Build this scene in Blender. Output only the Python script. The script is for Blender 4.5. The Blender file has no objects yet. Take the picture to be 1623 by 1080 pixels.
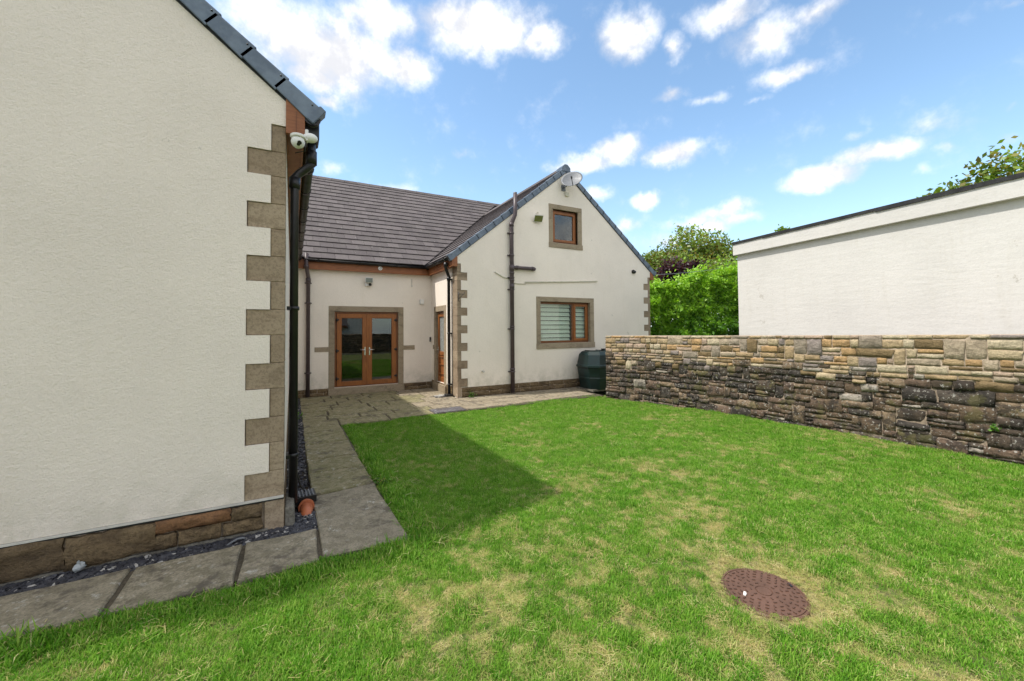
import bpy, bmesh, math, random
import numpy as np
from mathutils import Matrix, Vector, noise as mnoise

random.seed(7); rng = np.random.default_rng(7)
S = bpy.context.scene
COL = S.collection

# ------------------------------------------------------------------ camera
EYE = 1.72
yaw, pitch, roll = 0.49734673, 0.02615493, -0.00808798
FPX, CY = 643.764, 504.817                      # focal length and principal row, in photo pixels (1623 x 1080)
fwd0 = Vector((math.sin(yaw), math.cos(yaw), 0)); rt0 = Vector((math.cos(yaw), -math.sin(yaw), 0)); up0 = Vector((0, 0, 1))
fw = fwd0*math.cos(pitch)+up0*math.sin(pitch); u2 = up0*math.cos(pitch)-fwd0*math.sin(pitch)
rt = rt0*math.cos(roll)+u2*math.sin(roll); up = u2*math.cos(roll)-rt0*math.sin(roll)
cd = bpy.data.cameras.new('camera'); cam = bpy.data.objects.new('camera', cd); COL.objects.link(cam)
cam.matrix_world = Matrix(((rt.x, up.x, -fw.x, 0), (rt.y, up.y, -fw.y, 0), (rt.z, up.z, -fw.z, EYE), (0, 0, 0, 1)))
cd.sensor_width = 36; cd.sensor_fit = 'HORIZONTAL'; cd.lens = FPX*36/1623
cd.shift_y = (CY-540)/1623; cd.clip_start = 0.05; cd.clip_end = 2000
S.camera = cam

# ------------------------------------------------------------------ light
SUN_TO = Vector((-2.15, 0.50, 3.55)).normalized()       # towards the sun
EXPOSURE = 1.18
SKY_STRENGTH = 0.15
S.view_settings.view_transform = 'Standard'; S.view_settings.look = 'None'
S.view_settings.exposure = EXPOSURE; S.view_settings.gamma = 1; S.view_settings.use_curve_mapping = False
sd = bpy.data.lights.new('sun', 'SUN'); sd.energy = 2.0; sd.angle = math.radians(1.5); sd.color = (1, .95, .87)
sun = bpy.data.objects.new('sun', sd); COL.objects.link(sun)
sun.rotation_euler = SUN_TO.to_track_quat('Z', 'Y').to_euler(); sun.location = (-10, 2, 20)

W = bpy.data.worlds.new('World'); S.world = W; W.use_nodes = True
nt = W.node_tree; nt.nodes.clear()
def wn(t, **k):
    n = nt.nodes.new(t)
    for a, b in k.items(): setattr(n, a, b)
    return n
def wl(a, b): nt.links.new(a, b)
wout = wn('ShaderNodeOutputWorld'); bg = wn('ShaderNodeBackground'); wl(bg.outputs[0], wout.inputs[0])
sky = wn('ShaderNodeTexSky', sky_type='NISHITA', sun_disc=False)
sky.sun_elevation = math.asin(SUN_TO.z); sky.sun_rotation = math.atan2(SUN_TO.x, SUN_TO.y)
sky.air_density = 1.0; sky.dust_density = 0.6; sky.ozone_density = 1.2
tc = wn('ShaderNodeTexCoord'); sep = wn('ShaderNodeSeparateXYZ'); wl(tc.outputs['Generated'], sep.inputs[0])
def wm(op, a, b=None, c=None):
    n = wn('ShaderNodeMath', operation=op)
    for i, v in enumerate((a, b, c)):
        if v is None: continue
        if isinstance(v, (int, float)): n.inputs[i].default_value = v
        else: wl(v, n.inputs[i])
    return n.outputs[0]
az = wm('ARCTAN2', sep.outputs[0], sep.outputs[1]); el = wm('ARCSINE', sep.outputs[2])
cmb = wn('ShaderNodeCombineXYZ'); wl(az, cmb.inputs[0]); wl(el, cmb.inputs[1])
# soft warp of the sky direction so that no cloud keeps a plain outline
nw = wn('ShaderNodeTexNoise'); nw.inputs['Scale'].default_value = 9; nw.inputs['Detail'].default_value = 5; nw.inputs['Roughness'].default_value = .6
wl(tc.outputs['Generated'], nw.inputs['Vector'])
vs = wn('ShaderNodeVectorMath', operation='SUBTRACT'); wl(nw.outputs['Color'], vs.inputs[0]); vs.inputs[1].default_value = (.5, .5, .5)
vm = wn('ShaderNodeVectorMath', operation='MULTIPLY_ADD'); wl(vs.outputs[0], vm.inputs[0]); vm.inputs[1].default_value = (.085, .07, 0); wl(cmb.outputs[0], vm.inputs[2])
ae = vm.outputs[0]
# azimuth (from +Y towards +X), elevation, half width, half height in degrees, thickness
CLOUDS = [(4.0, 32.3, 14.0, 5.6, 1.0), (-2.4, 33.1, 7.5, 3.6, 0.9), (10.3, 36.6, 8.2, 3.3, 0.75), (2.5, 29.8, 6.4, 2.4, 0.8), (13.6, 32.5, 6.3, 3.3, 0.85), (3.7, 27.8, 2.8, 1.2, 0.6),
          (24.2, 37.0, 11.2, 3.7, 1.0), (32.3, 35.9, 6.7, 2.2, 0.8), (18.8, 38.1, 6.6, 2.2, 0.7), (44.8, 35.2, 6.0, 3.7, 1.0), (45.4, 33.3, 4.1, 2.0, 0.6), (51.4, 33.1, 2.3, 1.7, 0.7),
          (57.7, 34.6, 6.1, 2.0, 0.75), (61.6, 31.8, 6.0, 2.9, 0.7), (65.9, 32.3, 4.3, 1.7, 0.65), (63.1, 27.6, 4.0, 1.5, 0.75), (50.5, 28.7, 3.3, 1.1, 0.55), (55.0, 27.6, 3.4, 1.0, 0.5),
          (43.9, 23.1, 5.2, 2.7, 0.95), (50.8, 21.7, 5.0, 2.1, 0.95), (39.2, 22.0, 7.6, 1.8, 0.75), (35.7, 22.0, 3.8, 1.2, 0.6), (70.6, 17.5, 5.6, 1.6, 0.85), (66.0, 16.3, 4.8, 1.9, 1.05),
          (47.3, 16.7, 3.0, 1.4, 0.85), (40.4, 18.3, 2.8, 1.2, 0.6), (44.2, 13.7, 2.7, 1.4, 0.7), (21.8, 23.0, 2.0, 1.2, 0.35), (4.4, 20.0, 2.8, 1.2, 0.5), (12.8, 18.8, 4.2, 0.9, 0.4),
          (69.2, 19.7, 1.9, 0.9, 0.4), (74.8, 19.0, 2.1, 1.5, 0.42), (79.1, 18.9, 0.8, 0.6, 0.3), (79.3, 16.4, 1.1, 0.8, 0.35), (74.5, 14.9, 1.4, 0.7, 0.35), (75.8, 16.5, 0.9, 0.7, 0.3),
          (56.5, 14.3, 5.2, 1.4, 0.55), (54.7, 12.4, 3.6, 1.2, 0.6), (58.5, 13.2, 4.2, 1.2, 0.5), (52.1, 13.5, 5.6, 1.4, 0.45), (49.8, 11.9, 8.7, 1.7, 0.5), (79.6, 26.5, 1.3, 0.6, 0.3),
          (60.2, 26.2, 2.0, 0.6, 0.3), (-25, 32, 9, 6, 0.8), (98, 30, 9, 5, 0.7), (112, 20, 8, 3, 0.7)]
acc = None
for (a, e, w, h, t) in CLOUDS:
    s_ = wn('ShaderNodeVectorMath', operation='SUBTRACT'); wl(ae, s_.inputs[0]); s_.inputs[1].default_value = (math.radians(a), math.radians(e), 0)
    m_ = wn('ShaderNodeVectorMath', operation='MULTIPLY'); wl(s_.outputs[0], m_.inputs[0]); m_.inputs[1].default_value = (1/math.radians(w), 1/math.radians(h), 0)
    l_ = wn('ShaderNodeVectorMath', operation='LENGTH'); wl(m_.outputs[0], l_.inputs[0])
    d_ = wm('MULTIPLY_ADD', l_.outputs['Value'], -t, t)
    acc = d_ if acc is None else wm('MAXIMUM', acc, d_)
# cloud out of view, made denser than in frame, added to brighten the shade
ng = wn('ShaderNodeTexNoise'); ng.inputs['Scale'].default_value = 3.2; ng.inputs['Detail'].default_value = 4; wl(tc.outputs['Generated'], ng.inputs['Vector'])
bm_ = wn('ShaderNodeMapRange'); wl(wm('COSINE', wm('SUBTRACT', az, math.radians(30))), bm_.inputs[0]); bm_.inputs[1].default_value = .55; bm_.inputs[2].default_value = .15; bz_ = wn('ShaderNodeMapRange'); wl(el, bz_.inputs[0]); bz_.inputs[1].default_value = math.radians(43); bz_.inputs[2].default_value = math.radians(54); behind = wm('MAXIMUM', bm_.outputs[0], bz_.outputs[0])
acc = wm('MAXIMUM', acc, wm('MULTIPLY', wm('MULTIPLY_ADD', ng.outputs['Fac'], 5.0, -1.75), behind))
nf = wn('ShaderNodeTexNoise'); nf.inputs['Scale'].default_value = 16; nf.inputs['Detail'].default_value = 8; nf.inputs['Roughness'].default_value = .62
wl(tc.outputs['Generated'], nf.inputs['Vector'])
dens = wm('ADD', acc, wm('MULTIPLY_ADD', nf.outputs['Fac'], .9, -.45))
mr = wn('ShaderNodeMapRange', interpolation_type='SMOOTHSTEP'); wl(dens, mr.inputs[0]); mr.inputs[1].default_value = .02; mr.inputs[2].default_value = .78
mask = wm('MULTIPLY', mr.outputs[0], .96)
mr2 = wn('ShaderNodeMapRange', interpolation_type='SMOOTHSTEP'); nsh = wn('ShaderNodeTexNoise'); nsh.inputs['Scale'].default_value = 8.5; nsh.inputs['Detail'].default_value = 6; wl(tc.outputs['Generated'], nsh.inputs['Vector']); wl(wm('ADD', wm('MULTIPLY', nf.outputs['Fac'], .45), wm('MULTIPLY', nsh.outputs['Fac'], .55)), mr2.inputs[0]); mr2.inputs[1].default_value = .40; mr2.inputs[2].default_value = .57
cw = wn('ShaderNodeMix', data_type='RGBA'); wl(mr2.outputs[0], cw.inputs[0])
cw.inputs[6].default_value = (2.7, 2.7, 2.8, 1); cw.inputs[7].default_value = (4.4, 4.3, 4.15, 1)
hz = wm('POWER', wm('SUBTRACT', 1.0, wm('MAXIMUM', sep.outputs[2], 0.0)), 6.0)       # thin pale haze low down
mxh = wn('ShaderNodeMix', data_type='RGBA'); wl(wm('MULTIPLY', hz, .6), mxh.inputs[0])
skg = wn('ShaderNodeMix', data_type='RGBA', blend_type='MULTIPLY'); skg.inputs[0].default_value = 1; wl(sky.outputs[0], skg.inputs[6]); skg.inputs[7].default_value = (.76, .83, .80, 1)
wl(skg.outputs[2], mxh.inputs[6]); mxh.inputs[7].default_value = (2.3, 2.75, 3.3, 1)
mx = wn('ShaderNodeMix', data_type='RGBA'); wl(mask, mx.inputs[0]); wl(mxh.outputs[2], mx.inputs[6]); wl(cw.outputs[2], mx.inputs[7])
wl(mx.outputs[2], bg.inputs[0]); bg.inputs[1].default_value = SKY_STRENGTH

S.render.engine = 'CYCLES'
S.cycles.max_bounces = 6; S.cycles.diffuse_bounces = 3; S.cycles.glossy_bounces = 3; S.cycles.transparent_max_bounces = 8; S.cycles.transmission_bounces = 3
S.cycles.use_denoising = True

# ------------------------------------------------------------------ materials
class NT:
    def __init__(s, name):
        s.m = bpy.data.materials.new(name); s.m.use_nodes = True; s.t = s.m.node_tree; s.t.nodes.clear()
        s.out = s.n('ShaderNodeOutputMaterial'); s.b = s.n('ShaderNodeBsdfPrincipled'); s.l(s.b.outputs[0], s.out.inputs[0])
        s.pos = s.n('ShaderNodeNewGeometry').outputs['Position']
    def n(s, t, **k):
        x = s.t.nodes.new(t)
        for a, b in k.items(): setattr(x, a, b)
        return x
    def l(s, a, b): s.t.links.new(a, b)
    def set(s, i, v):
        if hasattr(v, 'is_linked') or isinstance(v, bpy.types.NodeSocket): s.l(v, i)
        else: i.default_value = v
    def noise(s, scale, detail=4, rough=.55, vec=None, stretch=None, col=False):
        x = s.n('ShaderNodeTexNoise'); x.inputs['Scale'].default_value = scale; x.inputs['Detail'].default_value = detail; x.inputs['Roughness'].default_value = rough
        v = vec or s.pos
        if stretch:
            m = s.n('ShaderNodeVectorMath', operation='MULTIPLY'); s.l(v, m.inputs[0]); m.inputs[1].default_value = stretch; v = m.outputs[0]
        s.l(v, x.inputs['Vector']); return x.outputs['Color' if col else 'Fac']
    def mapr(s, v, a, b, c=0., d=1., smooth=True):
        x = s.n('ShaderNodeMapRange', interpolation_type='SMOOTHSTEP' if smooth else 'LINEAR'); s.l(v, x.inputs[0])
        for i, q in enumerate((a, b, c, d)): x.inputs[i+1].default_value = q
        return x.outputs[0]
    def mix(s, f, a, b, blend='MIX'):
        x = s.n('ShaderNodeMix', data_type='RGBA', blend_type=blend); s.set(x.inputs[0], f); s.set(x.inputs[6], rgba(a) if isinstance(a, tuple) else a); s.set(x.inputs[7], rgba(b) if isinstance(b, tuple) else b); return x.outputs[2]
    def math(s, op, a, b=0., c=0.):
        x = s.n('ShaderNodeMath', operation=op); s.set(x.inputs[0], a); s.set(x.inputs[1], b); s.set(x.inputs[2], c); return x.outputs[0]
    def ramp(s, v, stops):
        x = s.n('ShaderNodeValToRGB'); s.l(v, x.inputs[0]); e = x.color_ramp.elements
        while len(e) < len(stops): e.new(.5)
        for q, (p, c) in zip(e, stops): q.position = p; q.color = rgba(c)
        return x.outputs[0]
    def rnd(s): return s.n('ShaderNodeObjectInfo').outputs['Random']
    def bump(s, h, dist, strength=1.):
        x = s.n('ShaderNodeBump'); s.l(h, x.inputs['Height']); x.inputs['Distance'].default_value = dist; x.inputs['Strength'].default_value = strength
        s.l(x.outputs[0], s.b.inputs['Normal'])
    def fin(s, col=None, rough=.8, metal=0., spec=None):
        if col is not None: s.set(s.b.inputs['Base Color'], rgba(col) if isinstance(col, tuple) else col)
        s.set(s.b.inputs['Roughness'], rough); s.b.inputs['Metallic'].default_value = metal
        if spec is not None: s.b.inputs['Specular IOR Level'].default_value = spec
        return s.m
def rgba(c): return (*c, 1.) if len(c) == 3 else c
def scalec(c, k): return tuple(min(1, x*k) for x in c)

def m_render(name, base, dirt, fine=90., bd=.004, trowel=0.):
    t = NT(name); big = t.noise(.9, 5, .6); mid = t.noise(5, 5, .65); f = t.noise(fine, 5, .7)
    runs = t.noise(3, 4, .6, stretch=(3.2, 3.2, .35))
    c = t.mix(t.mapr(big, .35, .7), base, scalec(base, .93))
    c = t.mix(t.mapr(runs, .52, .72, 0, .22), c, dirt)
    c = t.mix(t.mapr(mid, .55, .8, 0, .25), c, scalec(dirt, .9))
    c = t.mix(t.mapr(f, .36, .54, .13, 0.), c, scalec(base, .62))
    sp = t.noise(2.3, 6, .75); c = t.mix(t.mapr(sp, .665, .69, 0, .4), c, (.34, .31, .25))
    # damp splash and green at the foot of the wall
    z = t.n('ShaderNodeSeparateXYZ'); t.l(t.pos, z.inputs[0])
    foot = t.math('MULTIPLY', t.mapr(z.outputs[2], .75, .22), t.mapr(mid, .35, .65)); c = t.mix(t.math('MULTIPLY', foot, .4), c, (.40, .39, .28))
    h = t.math('ADD', f, t.math('MULTIPLY', t.noise(fine*.35, 3), .8)); h = t.math('ADD', h, t.math('MULTIPLY', t.noise(4.5, 4, .6, stretch=(.5, .5, 2.6)), trowel)); t.bump(h, bd, .9)
    return t.fin(c, .92, spec=.2)
M = {}
M['cream'] = m_render('roughcast_cream', (.92, .825, .735), (.82, .72, .605), 75, .010)
M['cream2'] = m_render('smooth_render_cream', (.91, .825, .725), (.81, .725, .60), 55, .0035)
M['white_render'] = m_render('white_render', (.655, .635, .605), (.56, .53, .47), 30, .0028, 1.8)

def m_stone(name, c0, c1, dark, fine=60, bd=.004, var=.35, lichen=0., streak=True):
    t = NT(name); r = t.rnd(); n1 = t.noise(4, 5, .6, stretch=(1, 1, 2.6) if streak else None); n2 = t.noise(fine, 5, .7)
    c = t.mix(n1, c0, c1); c = t.mix(t.mapr(r, 0, 1, 0, var, False), c, dark)
    c = t.mix(t.mapr(n1, .36, .48, .55, 0), c, dark); c = t.mix(t.mapr(n2, .38, .56, .5, 0), c, scalec(dark, .7)); n3 = t.noise(2.0, 6, .7); c = t.mix(t.mapr(n3, .55, .68, 0, .5), c, scalec(dark, .6))
    if lichen:
        s = t.noise(21, 4, .7); c = t.mix(t.mapr(s, .62, .68, 0, lichen), c, (.52, .51, .45))
        s2 = t.noise(8, 6, .7); c = t.mix(t.mapr(s2, .5, .66, 0, .75), c, scalec(dark, .5))
    t.bump(t.math('ADD', n2, t.math('MULTIPLY', n1, 1.2)), bd, .8)
    return t.fin(c, .9, spec=.2)
M['quoin'] = m_stone('quoin_sandstone', (.37, .285, .195), (.46, .365, .265), (.25, .185, .125), 55, .003, .6)
M['surround'] = m_stone('surround_sandstone', (.35, .28, .195), (.43, .355, .255), (.25, .20, .14), 55, .003, .3)
M['plinth'] = m_stone('plinth_rock_stone', (.235, .16, .085), (.37, .27, .15), (.11, .078, .05), 26, .06, .65)
M['plinth_brown'] = m_stone('plinth_rust_stone', (.24, .115, .05), (.32, .175, .085), (.15, .085, .05), 26, .03, .3)
M['footing'] = m_stone('old_concrete', (.17, .155, .125), (.25, .235, .20), (.08, .07, .058), 45, .006, .2)
M['soil'] = m_stone('dark_soil', (.045, .035, .025), (.08, .062, .045), (.03, .025, .02), 40, .02, .2, streak=False)

def m_slab(name, c0, c1, c2):
    t = NT(name); r = t.rnd(); a = t.noise(2.2, 6, .65); b = t.noise(11, 6, .7); f = t.noise(70, 4, .7)
    c = t.mix(t.mapr(a, .35, .65), c0, c1); c = t.mix(t.mapr(b, .44, .56, 0, .9), c, scalec(c2, .82))
    c = t.mix(t.mapr(r, 0, 1, 0, .45, False), c, scalec(c1, .8))
    li = t.noise(15, 6, .68); c = t.mix(t.math('MULTIPLY', t.mapr(li, .585, .615, 0, .7), t.mapr(a, .42, .55)), c, (.54, .52, .46))
    st = t.noise(3.1, 5, .7); c = t.mix(t.mapr(st, .53, .63, 0, .75), c, (.09, .075, .062))
    c = t.mix(t.mapr(f, .38, .56, .5, 0), c, scalec(c0, .42))
    t.bump(t.math('ADD', t.math('MULTIPLY', b, 1.5), t.math('MULTIPLY', f, .6)), .02, .9)
    return t.fin(c, t.mapr(b, .3, .7, .75, .95), spec=.25)
M['slab'] = m_slab('yorkstone', (.29, .26, .15), (.36, .31, .19), (.24, .23, .105))
M['slab_front'] = m_slab('yorkstone_grey', (.32, .28, .20), (.39, .34, .25), (.26, .23, .155))
M['slab_warm'] = m_slab('yorkstone_buff', (.36, .30, .21), (.42, .35, .25), (.28, .24, .17))
M['slab_blue'] = m_slab('yorkstone_blue', (.15, .14, .15), (.18, .17, .18), (.12, .11, .12))

t = NT('roof_tile_concrete'); r = t.rnd(); a = t.noise(3.5, 5, .65); f = t.noise(55, 4, .7); sp = t.noise(17, 2, .5)
c = t.mix(t.mapr(r, 0, 1), (.098, .084, .086), (.148, .128, .130)); c = t.mix(t.mapr(a, .4, .7, 0, .45), c, (.165, .15, .14)); c = t.mix(t.mapr(f, .3, .65, .35, 0), c, (.05, .045, .045))
c = t.mix(t.mapr(sp, .735, .76, 0, .8), c, (.5, .49, .46)); t.bump(f, .003, .7); M['tile'] = t.fin(c, .82, spec=.3)
t = NT('blue_black_verge'); a = t.noise(6, 5, .6); f = t.noise(60, 3); c = t.mix(t.mapr(a, .4, .7), (.10, .135, .185), (.17, .215, .275)); c = t.mix(t.mapr(f, .62, .75, 0, .5), c, (.2, .2, .2)); t.bump(f, .001); M['verge'] = t.fin(c, t.mapr(a, .3, .7, .28, .5))
def m_wood(name, c0, c1, rough=.45, axis=(30, 30, 2)):
    t = NT(name); a = t.noise(2.2, 5, .65, stretch=axis); b = t.noise(3, 3)
    c = t.mix(t.mapr(a, .3, .7), c0, c1); c = t.mix(t.mapr(b, .4, .7, 0, .35), c, scalec(c0, .6)); t.bump(a, .0012, .5); return t.fin(c, rough)
M['wood'] = m_wood('golden_oak_frame', (.235, .072, .012), (.35, .122, .022))
M['fascia'] = m_wood('stained_fascia', (.235, .075, .025), (.33, .125, .042), .55, (3, 3, 30))
M['wood_dark'] = m_wood('dark_oak_frame', (.16, .05, .013), (.23, .08, .02))
def m_plain(name, c, rough, var=.15, metal=0., bd=0.):
    t = NT(name); a = t.noise(7, 5, .65); f = t.noise(45, 4, .7)
    k = t.mix(t.mapr(a, .35, .7), c, scalec(c, 1-var)); k = t.mix(t.mapr(f, .55, .8, 0, var), k, tuple(min(1, x*1.4+.01) for x in c))
    if bd: t.bump(f, bd, .6)
    return t.fin(k, t.mapr(a, .3, .7, rough*.85, min(1, rough*1.2)), metal)
M['black'] = m_plain('black_plastic', (.012, .012, .013), .38, .3)
M['gutter_under'] = m_plain('weathered_gutter', (.05, .05, .045), .45, .4)
M['brown_pipe'] = m_plain('brown_plastic_pipe', (.085, .062, .066), .42, .25)
M['white_plastic'] = m_plain('white_plastic', (.78, .77, .74), .35, .06)
M['grey_metal'] = m_plain('grey_metal', (.17, .18, .195), .5, .2, .1)
M['chrome'] = m_plain('brushed_steel', (.7, .7, .7), .25, .1, 1.)
M['lead'] = m_plain('lead_valley', (.03, .03, .032), .6, .3)
M['felt'] = m_plain('roofing_felt', (.022, .022, .024), .8, .3, 0, .003)
M['tank'] = m_plain('green_tank_plastic', (.004, .019, .019), .38, .2, 0, .001)
M['clay'] = m_plain('orange_drain_pipe', (.45, .13, .05), .5, .15)
M['manhole'] = m_plain('brown_manhole_plastic', (.13, .066, .042), .6, .3, 0, .002)
M['manhole_dark'] = m_plain('manhole_studs', (.10, .052, .034), .6, .3)
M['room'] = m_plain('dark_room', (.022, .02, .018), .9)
M['trunk_cream'] = m_plain('painted_trunking', (.70, .66, .54), .6, .15)
M['bead'] = m_plain('render_bead', (.62, .60, .55), .5, .2)
M['dpc'] = m_plain('damp_course', (.02, .02, .02), .6, .2)
M['slate_chip'] = m_plain('slate_chip', (.05, .05, .06), .55, .4)
M['pale_chip'] = m_plain('pale_chip', (.42, .40, .37), .7, .3)
M['mortar'] = m_stone('lime_mortar', (.50, .40, .30), (.57, .46, .355), (.38, .30, .225), 45, .008, 0, streak=False)
M['old_mortar'] = m_stone('old_lime_mortar', (.34, .265, .195), (.42, .33, .25), (.22, .17, .125), 45, .01, 0, streak=False)
M['joint'] = m_stone('paving_joint', (.085, .07, .05), (.13, .11, .08), (.045, .04, .028), 40, .01, 0, streak=False)
M['lead_grey'] = m_plain('dull_plastic_film', (.42, .45, .46), .3, .35)
M['blind'] = m_plain('blind_slat', (.80, .84, .74), .6, .08)
M['lens'] = m_plain('lens_glass', (.01, .01, .012), .08, .1)
M['lamp_glass'] = m_plain('lamp_glass', (.20, .22, .07), .15, .3)
M['bark'] = m_stone('bark', (.09, .065, .045), (.14, .11, .08), (.05, .04, .03), 25, .02, .2)
def m_glass(name, ior, tint, rough=.0):
    t = NT(name); t.t.nodes.remove(t.b); g = t.n('ShaderNodeBsdfGlossy'); g.inputs['Roughness'].default_value = rough; tr = t.n('ShaderNodeBsdfTransparent'); tr.inputs[0].default_value = rgba(tint)
    lw = t.n('ShaderNodeLayerWeight'); lw.inputs['Blend'].default_value = .5; ff = t.math('MULTIPLY_ADD', t.math('POWER', lw.outputs['Facing'], 5.0), 1-ior, ior); mxs = t.n('ShaderNodeMixShader'); t.l(ff, mxs.inputs[0]); t.l(tr.outputs[0], mxs.inputs[1]); t.l(g.outputs[0], mxs.inputs[2]); t.l(mxs.outputs[0], t.out.inputs[0])
    bn = t.n('ShaderNodeBump'); bn.inputs['Distance'].default_value = .002; bn.inputs['Strength'].default_value = .25; t.l(t.noise(2.2, 2), bn.inputs['Height']); t.l(bn.outputs[0], g.inputs['Normal'])
    return t.m
M['glass'] = m_glass('double_glazing', .085, (.90, .94, .91))
M['frost'] = m_plain('obscure_glass', (.26, .28, .27), .25, .1)

def m_leaf(name):
    t = NT(name); at = t.n('ShaderNodeAttribute', attribute_name='tint'); b = t.b; c = at.outputs['Color']
    t.l(c, b.inputs['Base Color']); b.inputs['Roughness'].default_value = .42; b.inputs['Specular IOR Level'].default_value = .45
    tr = t.n('ShaderNodeBsdfTranslucent'); t.l(t.mix(1., c, (1.3, 1.25, .5), 'MULTIPLY'), tr.inputs[0]); mxs = t.n('ShaderNodeMixShader'); mxs.inputs[0].default_value = .38
    t.l(b.outputs[0], mxs.inputs[1]); t.l(tr.outputs[0], mxs.inputs[2]); t.l(mxs.outputs[0], t.out.inputs[0]); return t.m
M['leaf'] = m_leaf('leaf')

# wall stones: a family of colours for the newer top courses and one for the old blackened wall below
NEWC = [(.50, .38, .23), (.56, .45, .29), (.45, .33, .19), (.48, .39, .28), (.58, .49, .34), (.36, .30, .23), (.32, .27, .24), (.52, .34, .17), (.25, .18, .095), (.52, .39, .29)]
OLDC = [(.17, .12, .08), (.105, .085, .066), (.22, .16, .105), (.08, .068, .058), (.27, .20, .13), (.18, .125, .09), (.14, .115, .094), (.30, .22, .145), (.11, .083, .062), (.44, .39, .32)]
def m_rubble(name, c, old):
    t = NT(name); r = t.rnd(); a = t.noise(9, 6, .68, stretch=(1, 1, 1.6)); f = t.noise(48, 5, .72); st = t.noise(6.5, 6, .72); li = t.noise(30, 3, .6)
    k = t.mix(t.mapr(a, .3, .7), scalec(c, .72), scalec(c, 1.22)); k = t.mix(t.mapr(f, .3, .65, .5, 0), k, scalec(c, .35))
    if old:
        k = t.mix(t.mapr(st, .47, .57, 0, .82), k, (.034, .030, .027)); k = t.mix(t.mapr(li, .60, .64, 0, .7), k, (.50, .48, .43)); k = t.mix(t.mapr(t.noise(4.2, 5), .57, .64, 0, .5), k, (.15, .14, .05))
    else:
        k = t.mix(t.mapr(st, .53, .64, 0, .6), k, scalec(c, .42)); k = t.mix(t.mapr(li, .69, .73, 0, .5), k, (.55, .52, .46))
    k = t.mix(t.mapr(r, 0, 1, 0, .3, False), k, scalec(c, .6))
    t.bump(t.math('ADD', t.math('MULTIPLY', a, 2.2), f), .018, .9); return t.fin(k, .92, spec=.2)
M_NEW = [m_rubble('new_stone_%d' % i, c, False) for i, c in enumerate(NEWC)]
M_OLD = [m_rubble('old_stone_%d' % i, c, True) for i, c in enumerate(OLDC)]

# ------------------------------------------------------------------ mesh helpers
def tag(o, label=None, cat=None, group=None, kind=None):
    if label: o['label'] = label
    if cat: o['category'] = cat
    if group: o['group'] = group
    if kind: o['kind'] = kind
    return o
def empty(name, loc=(0, 0, 0), parent=None):
    o = bpy.data.objects.new(name, None); COL.objects.link(o); o.location = loc; o.empty_display_size = .2
    if parent: attach(o, parent)
    return o
def attach(o, parent):
    o.parent = parent; o.matrix_parent_inverse = pinv(parent)
def link(name, me, mat=None, parent=None, matrix=None):
    o = bpy.data.objects.new(name, me); COL.objects.link(o)
    if mat is not None:
        if not me.materials: me.materials.append(None)
        o.material_slots[0].link = 'OBJECT'; o.material_slots[0].material = mat
    if matrix is not None: o.matrix_basis = matrix
    if parent: o.parent = parent; o.matrix_parent_inverse = pinv(parent)
    return o
_pi = {}
def pinv(p):
    if p.name not in _pi: _pi[p.name] = full(p).inverted()
    return _pi[p.name]
def full(p):
    return p.matrix_basis.copy() if p.parent is None else full(p.parent) @ p.matrix_parent_inverse @ p.matrix_basis
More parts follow.
